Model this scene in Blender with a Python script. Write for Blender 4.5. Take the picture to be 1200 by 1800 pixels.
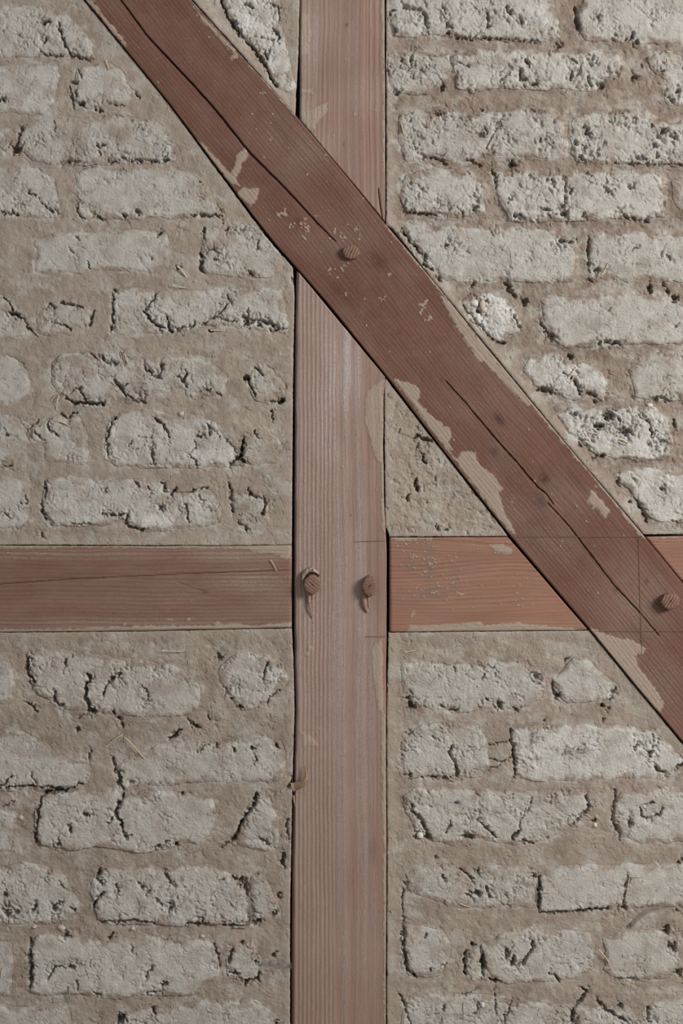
import bpy, math
import numpy as np

# ------------------------------------------------------------------ scale
# 1 unit of the layout below = 1 mm on the wall; origin top-left, y down; h = towards the room
S = 0.001
ZTOP = 2.40
def W(x, y, h):
    return ((x - 600.0) * S, -h * S, ZTOP - y * S)

scene = bpy.context.scene
for o in list(bpy.data.objects):
    bpy.data.objects.remove(o)

# ------------------------------------------------------------------ camera, world, lights, exposure
CAM_D = 2.6
cd = bpy.data.cameras.new('camera')
cam = bpy.data.objects.new('camera', cd)
scene.collection.objects.link(cam)
cam.location = (0.0, -CAM_D, ZTOP - 0.9)
cam.rotation_euler = (math.radians(90), 0, 0)
cd.sensor_fit = 'AUTO'
cd.sensor_width = 36
cd.lens = 36 * CAM_D / 1.8
scene.camera = cam

world = bpy.data.worlds.new('room_light')
scene.world = world
world.use_nodes = True
bg = world.node_tree.nodes['Background']
bg.inputs[0].default_value = (0.93, 0.96, 1.0, 1)
bg.inputs[1].default_value = 0.44

def area(name, loc, target, size, size_y, power, col):
    ld = bpy.data.lights.new(name, 'AREA')
    ld.shape = 'RECTANGLE'; ld.size = size; ld.size_y = size_y
    ld.energy = power; ld.color = col
    lo = bpy.data.objects.new(name, ld)
    scene.collection.objects.link(lo)
    lo.location = loc
    from mathutils import Vector
    d = Vector(target) - Vector(loc)
    lo.rotation_euler = d.to_track_quat('-Z', 'Y').to_euler()
    return lo
area('window_daylight', (3.6, -2.7, 3.1), (0, 0, 1.45), 1.5, 1.4, 262, (1.0, 0.985, 0.96))

vs = scene.view_settings
scene.display_settings.display_device = 'sRGB'
vs.view_transform = 'Standard'
vs.look = 'None'
vs.exposure = 0.0
vs.gamma = 1.0
vs.use_curve_mapping = False

# ------------------------------------------------------------------ noise
RNG = np.random.RandomState(7)
_perm = np.concatenate([RNG.permutation(256)] * 4).astype(np.int64)
_ang = RNG.rand(256) * 2 * np.pi
_gx, _gy = np.cos(_ang).astype(np.float32), np.sin(_ang).astype(np.float32)
_rv = RNG.rand(256).astype(np.float32)
_rv2 = RNG.rand(256).astype(np.float32)
_rv3 = RNG.rand(256).astype(np.float32)

def _hash(ix, iy, seed):
    return _perm[_perm[(ix + seed * 37) & 255] + ((iy + seed * 91) & 255)]

def gn(x, y, seed=0):
    """gradient noise, about -0.7..0.7"""
    x = np.asarray(x, np.float32); y = np.asarray(y, np.float32)
    xf = np.floor(x); yf = np.floor(y)
    ix = xf.astype(np.int64); iy = yf.astype(np.int64)
    fx = x - xf; fy = y - yf
    ux = fx * fx * fx * (fx * (fx * 6 - 15) + 10)
    uy = fy * fy * fy * (fy * (fy * 6 - 15) + 10)
    def c(dx, dy):
        h = _hash(ix + dx, iy + dy, seed)
        return _gx[h] * (fx - dx) + _gy[h] * (fy - dy)
    a = c(0, 0); b = c(1, 0); d = c(0, 1); e = c(1, 1)
    return (a + (b - a) * ux) * (1 - uy) + (d + (e - d) * ux) * uy

def fbm(x, y, sc, octv=3, seed=0, gain=0.5):
    r = 0; a = 1.0; f = 1.0 / sc
    for i in range(octv):
        r = r + a * gn(x * f, y * f, seed + i * 5)
        a *= gain; f *= 2.03
    return r

def worley(x, y, sc, seed=0):
    """F1, F2 and a random value of the nearest cell"""
    x = np.asarray(x, np.float32) / sc; y = np.asarray(y, np.float32) / sc
    ix = np.floor(x).astype(np.int64); iy = np.floor(y).astype(np.int64)
    f1 = np.full(x.shape, 9, np.float32); f2 = f1.copy(); rid = np.zeros(x.shape, np.float32)
    for dx in (-1, 0, 1):
        for dy in (-1, 0, 1):
            h = _hash(ix + dx, iy + dy, seed)
            px = ix + dx + _rv[h]; py = iy + dy + _rv2[h]
            d = (x - px) ** 2 + (y - py) ** 2
            near = d < f1
            f2 = np.where(near, f1, np.minimum(f2, d))
            rid = np.where(near, _rv3[h], rid)
            f1 = np.where(near, d, f1)
    return np.sqrt(f1), np.sqrt(f2), rid

def ss(a, b, x):
    t = np.clip((x - a) / (b - a), 0, 1)
    return t * t * (3 - 2 * t)

def sdf_poly(px, py, poly):
    """signed distance to a polygon, negative inside"""
    P = np.asarray(poly, np.float32)
    Q = np.roll(P, -1, 0)
    d = np.full(px.shape, 1e9, np.float32)
    ins = np.zeros(px.shape, bool)
    for (ax, ay), (bx, by) in zip(P, Q):
        ex, ey = bx - ax, by - ay
        wx, wy = px - ax, py - ay
        t = np.clip((wx * ex + wy * ey) / (ex * ex + ey * ey + 1e-9), 0, 1)
        d = np.minimum(d, (wx - ex * t) ** 2 + (wy - ey * t) ** 2)
        cond = ((ay > py) != (by > py))
        xi = ax + (py - ay) * ex / (ey if abs(ey) > 1e-6 else 1e-6)
        ins ^= cond & (px < xi)
    d = np.sqrt(d)
    return np.where(ins, -d, d)

def dist_line(px, py, pts):
    """distance to a polyline and the position (0..1) along it"""
    d = np.full(px.shape, 1e9, np.float32); tt = np.zeros(px.shape, np.float32)
    n = len(pts) - 1
    for i in range(n):
        ax, ay = pts[i]; bx, by = pts[i + 1]
        ex, ey = bx - ax, by - ay
        t = np.clip(((px - ax) * ex + (py - ay) * ey) / (ex * ex + ey * ey + 1e-9), 0, 1)
        q = (px - ax - ex * t) ** 2 + (py - ay - ey * t) ** 2
        m = q < d
        d = np.where(m, q, d); tt = np.where(m, (i + t) / n, tt)
    return np.sqrt(d), tt

def pts(s):
    v = [float(a) for a in s.replace(',', ' ').split()]
    return list(zip(v[0::2], v[1::2]))

# ------------------------------------------------------------------ materials
def new_mat(name):
    m = bpy.data.materials.new(name); m.use_nodes = True
    nt = m.node_tree
    b = nt.nodes['Principled BSDF']
    return m, nt, b

class NB:
    """small helper for wiring shader nodes"""
    def __init__(self, nt): self.nt = nt
    def n(self, t, **kw):
        o = self.nt.nodes.new(t)
        for k, v in kw.items(): setattr(o, k, v)
        return o
    def l(self, a, b): self.nt.links.new(a, b)
    def val(self, sock, v):
        if isinstance(v, (int, float)): sock.default_value = v
        elif isinstance(v, tuple): sock.default_value = v
        else: self.l(v, sock)
    def math(self, op, a, b=0.0, c=None, clamp=False):
        o = self.n('ShaderNodeMath', operation=op); o.use_clamp = clamp
        self.val(o.inputs[0], a); self.val(o.inputs[1], b)
        if c is not None: self.val(o.inputs[2], c)
        return o.outputs[0]
    def mix(self, f, a, b, mode='MIX'):
        o = self.n('ShaderNodeMix', data_type='RGBA', blend_type=mode)
        self.val(o.inputs[0], f); self.val(o.inputs[6], a); self.val(o.inputs[7], b)
        return o.outputs[2]
    def noise(self, vec, scale, detail=2.0, rough=0.5):
        o = self.n('ShaderNodeTexNoise')
        self.l(vec, o.inputs['Vector'])
        o.inputs['Scale'].default_value = scale
        o.inputs['Detail'].default_value = detail
        o.inputs['Roughness'].default_value = rough
        return o.outputs[0]
    def remap(self, x, a, b, c=0.0, d=1.0):
        o = self.n('ShaderNodeMapRange'); o.clamp = True
        self.val(o.inputs[0], x)
        for i, v in enumerate((a, b, c, d)): o.inputs[i + 1].default_value = v
        return o.outputs[0]

def C(r, g, b):
    f = lambda c: (c / 12.92) if c <= 0.04045 else ((c + 0.055) / 1.055) ** 2.4
    return (f(r / 255), f(g / 255), f(b / 255), 1.0)

def make_earth():
    m, nt, b = new_mat('adobe_and_mud_mortar')
    k = NB(nt)
    at = k.n('ShaderNodeAttribute'); at.attribute_name = 'dat'
    sep = k.n('ShaderNodeSeparateColor'); k.l(at.outputs['Color'], sep.inputs[0])
    tan, dark, white = sep.outputs[0], sep.outputs[1], sep.outputs[2]
    stain = at.outputs['Alpha']
    geo = k.n('ShaderNodeNewGeometry')
    pos = geo.outputs['Position']
    n1 = k.noise(pos, 55, 4, 0.6)
    n2 = k.noise(pos, 420, 3, 0.6)
    n3 = k.noise(pos, 1100, 2, 0.5)
    n4 = k.noise(pos, 160, 3, 0.55)
    brick = k.mix(k.remap(n1, .3, .7), C(162, 157, 148), C(181, 177, 169))
    brick = k.mix(white, brick, C(208, 206, 200))
    mort = k.mix(dark, C(156, 143, 130), C(118, 101, 88))
    mort = k.mix(k.math('MULTIPLY', k.remap(n1, .42, .75), .45), mort, C(168, 157, 144))
    t2 = k.math('ADD', tan, k.math('MULTIPLY', k.math('SUBTRACT', n4, .5), .7), clamp=True)
    col = k.mix(t2, brick, mort)
    # small dark organic bits and pale grains in the earth
    col = k.mix(k.math('MULTIPLY', k.remap(n2, .63, .72), .42), col, C(92, 80, 68))
    col = k.mix(k.math('MULTIPLY', k.remap(n2, .36, .27), .35), col, C(205, 198, 184))
    col = k.mix(k.math('MULTIPLY', stain, k.remap(n4, .35, .6)), col, C(98, 94, 92))
    n5 = k.noise(pos, 210, 4, 0.7)
    col = k.mix(k.math('MULTIPLY', k.remap(n5, .62, .72), .5), col, C(104, 92, 80))
    g = k.remap(n3, .25, .75, .88, 1.11)
    comb = k.n('ShaderNodeCombineColor')
    for i in range(3): k.l(g, comb.inputs[i])
    col = k.mix(1.0, col, comb.outputs[0], 'MULTIPLY')
    k.l(col, b.inputs['Base Color'])
    b.inputs['Roughness'].default_value = 0.95
    b.inputs['Specular IOR Level'].default_value = 0.12
    hsum = k.math('ADD', k.math('MULTIPLY', n2, .9), k.math('MULTIPLY', n3, .55))
    bp = k.n('ShaderNodeBump'); bp.inputs['Strength'].default_value = 0.75
    bp.inputs['Distance'].default_value = 0.0022
    k.l(hsum, bp.inputs['Height']); k.l(bp.outputs[0], b.inputs['Normal'])
    return m

def make_wood(name, light, darkc, redc, dustc, dust_base=0.0, ring_amt=.4, late=.0, blot_amt=.7):
    m, nt, b = new_mat(name)
    k = NB(nt)
    at = k.n('ShaderNodeAttribute'); at.attribute_name = 'dat'
    sep = k.n('ShaderNodeSeparateColor'); k.l(at.outputs['Color'], sep.inputs[0])
    ring, smear, dust = sep.outputs[0], sep.outputs[1], sep.outputs[2]
    knot = at.outputs['Alpha']
    gu = k.n('ShaderNodeAttribute'); gu.attribute_name = 'guv'
    def stretch(su, sv):
        mp = k.n('ShaderNodeMapping'); mp.inputs['Scale'].default_value = (su, sv, 1)
        k.l(gu.outputs['Vector'], mp.inputs['Vector']); return mp.outputs[0]
    geo = k.n('ShaderNodeNewGeometry'); pos = geo.outputs['Position']
    fib = k.noise(stretch(14, 520), 1.0, 3, 0.6)
    fib2 = k.noise(stretch(90, 1100), 1.0, 2, 0.5)
    speck = k.noise(stretch(260, 620), 1.0, 3, 0.65)
    blot = k.noise(stretch(7, 22), 1.0, 4, 0.6)
    film = k.noise(pos, 16, 5, 0.62)
    grit = k.noise(pos, 700, 2, 0.6)
    grit2 = k.noise(pos, 130, 4, 0.65)
    centred = lambda x: k.math('SUBTRACT', x, .5)
    r2 = k.math('ADD', k.math('ADD', k.math('MULTIPLY', centred(ring), ring_amt), .45),
                k.math('ADD', k.math('MULTIPLY', centred(fib), .8), k.math('MULTIPLY', centred(blot), .8)), clamp=True)
    col = k.mix(r2, light, darkc)
    col = k.mix(k.math('MULTIPLY', k.remap(blot, .42, .68), blot_amt), col, redc)
    # narrow dark latewood lines, broken into ticks
    lw = k.math('MULTIPLY', k.remap(ring, .70, .95), k.remap(fib2, .35, .6))
    col = k.mix(k.math('MULTIPLY', lw, late), col, k.mix(.5, darkc, C(60, 38, 30)))
    ticks = k.math('MULTIPLY', k.remap(speck, .62, .70), k.remap(ring, .45, .8))
    col = k.mix(k.math('MULTIPLY', ticks, late), col, C(70, 48, 40))
    kd = k.math('MULTIPLY', knot, .9)
    col = k.mix(kd, col, k.mix(k.remap(knot, .6, 1.0), C(64, 35, 28), C(38, 20, 16)))
    # pale dust lodged in the open grain
    dmask = k.math('ADD', k.math('MULTIPLY', k.remap(ring, .35, .7), .6), k.math('MULTIPLY', k.remap(fib, .35, .65), .4))
    dmask = k.math('MULTIPLY', dmask, k.remap(k.math('ADD', k.math('MULTIPLY', speck, .6), k.math('MULTIPLY', fib2, .4)), .36, .58))
    dm = k.math('MULTIPLY', k.math('ADD', dust, dust_base), k.math('ADD', k.math('MULTIPLY', dmask, 1.45), .14), clamp=True)
    col = k.mix(dm, col, dustc)
    # thin grey film of dirt
    col = k.mix(k.math('MULTIPLY', k.remap(film, .48, .72), .30), col, C(122, 104, 94))
    # flecks of lime and mud
    col = k.mix(k.math('MULTIPLY', k.remap(grit, .67, .70), .6), col, C(176, 162, 148))
    sn = k.math('ADD', k.math('ADD', k.math('MULTIPLY', centred(fib), .55), k.math('MULTIPLY', centred(grit2), 1.1)), k.math('MULTIPLY', centred(speck), .55))
    sm = k.remap(k.math('ADD', smear, sn), .36, .60)
    scol = k.mix(k.remap(grit, .3, .7), C(142, 126, 112), C(162, 147, 133))
    col = k.mix(k.math('MULTIPLY', sm, .92), col, scol)
    k.l(col, b.inputs['Base Color'])
    b.inputs['Roughness'].default_value = 0.85
    b.inputs['Specular IOR Level'].default_value = 0.15
    hs = k.math('ADD', k.math('ADD', k.math('MULTIPLY', fib, .55), k.math('MULTIPLY', speck, .35)), k.math('ADD', k.math('MULTIPLY', fib2, .3), k.math('MULTIPLY', k.math('MULTIPLY', sm, grit), 1.2)))
    bp = k.n('ShaderNodeBump'); bp.inputs['Strength'].default_value = 0.6
    bp.inputs['Distance'].default_value = 0.0013
    k.l(hs, bp.inputs['Height']); k.l(bp.outputs[0], b.inputs['Normal'])
    return m

def make_plain(name, c1, c2, scale=300, rough=0.85):
    m, nt, b = new_mat(name)
    k = NB(nt)
    geo = k.n('ShaderNodeNewGeometry')
    n = k.noise(geo.outputs['Position'], scale, 3, .6)
    k.l(k.mix(k.remap(n, .3, .7), c1, c2), b.inputs['Base Color'])
    b.inputs['Roughness'].default_value = rough
    b.inputs['Specular IOR Level'].default_value = 0.2
    bp = k.n('ShaderNodeBump'); bp.inputs['Strength'].default_value = .4; bp.inputs['Distance'].default_value = .0008
    k.l(n, bp.inputs['Height']); k.l(bp.outputs[0], b.inputs['Normal'])
    return m

EARTH = make_earth()
WOOD_BRACE = make_wood('reddish_fir_brace', C(113, 81, 68), C(87, 58, 48), C(92, 59, 48), C(138, 122, 112), 0.10, .24, .3)
WOOD_POST = make_wood('dusty_fir_post', C(147, 120, 106), C(114, 90, 79), C(130, 98, 83), C(170, 161, 157), 0.0, .45, .12, .5)
WOOD_RAIL = make_wood('reddish_fir_rail', C(126, 95, 82), C(98, 69, 58), C(106, 70, 58), C(154, 140, 130), 0.12, .45, .6)
WOOD_RAIL_R = make_wood('orange_fir_rail', C(152, 114, 96), C(122, 88, 73), C(136, 98, 81), C(112, 96, 85), 0.05, .3, .6, .6)
PEGWOOD = make_wood('peg_wood', C(142, 106, 88), C(70, 47, 39), C(112, 78, 64), C(150, 134, 122), 0.08, 1.3, .4, .4)
SPLINTER = make_plain('torn_wood_fibre', C(118, 90, 72), C(162, 136, 114), 500)
COLLAR = make_plain('mud_caught_on_the_peg', C(140, 122, 106), C(174, 156, 138), 500)
STRAW = make_plain('dry_straw', C(168, 150, 122), C(198, 182, 154), 400, .6)
STRAW_DARK = make_plain('weathered_straw', C(118, 98, 76), C(150, 128, 100), 400, .7)
PENCIL = make_plain('pencil_graphite', C(98, 78, 70), C(116, 94, 84), 900)
CHARCOAL = make_plain('charcoal', C(62, 62, 66), C(94, 94, 100), 600)
STONE = make_plain('pale_stone', C(178, 173, 164), C(202, 198, 190), 500)
STONE_TAN = make_plain('tan_stone', C(160, 144, 128), C(186, 170, 152), 500)
WEB = make_plain('dusty_cobweb', C(150, 142, 136), C(176, 168, 162), 900)

# ------------------------------------------------------------------ mesh helpers
COL = scene.collection
def mesh_obj(name, V, F, mat, parent=None, dat=None, guv=None, smooth=True):
    """V (n,3) world coords, F (m,4) or (m,3) indices or list of such arrays"""
    me = bpy.data.meshes.new(name)
    Fs = F if isinstance(F, list) else [F]
    loops = np.concatenate([f.ravel() for f in Fs]).astype(np.int32)
    sizes = np.concatenate([np.full(len(f), f.shape[1], np.int32) for f in Fs])
    starts = np.concatenate([[0], np.cumsum(sizes)[:-1]]).astype(np.int32)
    me.vertices.add(len(V)); me.vertices.foreach_set('co', np.asarray(V, np.float32).ravel())
    me.loops.add(len(loops)); me.loops.foreach_set('vertex_index', loops)
    me.polygons.add(len(sizes))
    me.polygons.foreach_set('loop_start', starts)
    me.polygons.foreach_set('use_smooth', np.full(len(sizes), smooth, bool))
    me.update(calc_edges=True)
    if dat is not None:
        a = me.attributes.new('dat', 'FLOAT_COLOR', 'POINT')
        a.data.foreach_set('color', np.asarray(dat, np.float32).ravel())
    if guv is not None:
        a = me.attributes.new('guv', 'FLOAT_VECTOR', 'POINT')
        a.data.foreach_set('vector', np.asarray(guv, np.float32).ravel())
    me.materials.append(mat)
    ob = bpy.data.objects.new(name, me)
    COL.objects.link(ob)
    if parent: ob.parent = parent
    return ob

def to_world(x, y, h):
    return np.stack([(x - 600) * S, -h * S, ZTOP - y * S], -1)

def tag(o, label=None, cat=None, group=None, kind=None):
    if label: o['label'] = label
    if cat: o['category'] = cat
    if group: o['group'] = group
    if kind: o['kind'] = kind
    return o

# ------------------------------------------------------------------ layout of the wall
PANELS = {
 'wall_upper_left': pts('-160,-160 19.5,-160 148,0 298,184 444,383 482,430 515,470 518,520 516,620 515,700 514,820 513,958 400,959.5 0,958.5 -160,958.5'),
 'wall_lower_left': pts('-160,1111.5 0,1111.5 250,1109.5 513,1104 516,1160 518,1250 515,1350 513,1450 510,1600 510,1800 508,1960 -160,1960'),
 'wall_top_centre': pts('204,-160 338,0 430,103 508,193 519,205 521,160 525,90 527,0 527,-160'),
 'wall_upper_right': pts('677.6,-160 678.2,396 690,402 770,505 853,606 1001,788 1131,940 1360,937 1360,-160'),
 'wall_middle_triangle': pts('675,667 679,664 690,680 770,783 886,932 893,943.2 684,944 677,925 675,780'),
 'wall_lower_right': pts('682,1111.5 860,1109.5 1036,1108 1102.5,1190 1193,1299 1360,1502 1360,1960 678.6,1960 679.8,1500 679,1250'),
 'wall_far_right': pts('1268,1112 1360,1110 1360,1228'),
}
# level of the mortar, roughness of mortar, how brown
PPAR = {
 'wall_upper_left': (-1.0, .55, .25), 'wall_lower_left': (-2.0, .7, .36), 'wall_top_centre': (-2.0, .5, .1),
 'wall_upper_right': (-3.0, .8, .7), 'wall_middle_triangle': (-1.5, 1.1, .12), 'wall_lower_right': (-2.0, .6, .3),
 'wall_far_right': (-2, .5, .4),
}
PLABEL = {
 'wall_upper_left': 'earth brick infill above the left rail, mortar smeared over its pale bricks',
 'wall_lower_left': 'earth brick infill below the left rail, deeply cracked bricks',
 'wall_top_centre': 'narrow infill wedge at the top between brace and post with one whitish brick',
 'wall_upper_right': 'earth brick infill right of the post above the brace, pitted bricks in brown mortar',
 'wall_middle_triangle': 'small triangular plain mud infill between post, brace and right rail',
 'wall_lower_right': 'earth brick infill below the orange right rail',
 'wall_far_right': 'corner of mud infill behind the lower end of the brace',
}
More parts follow.
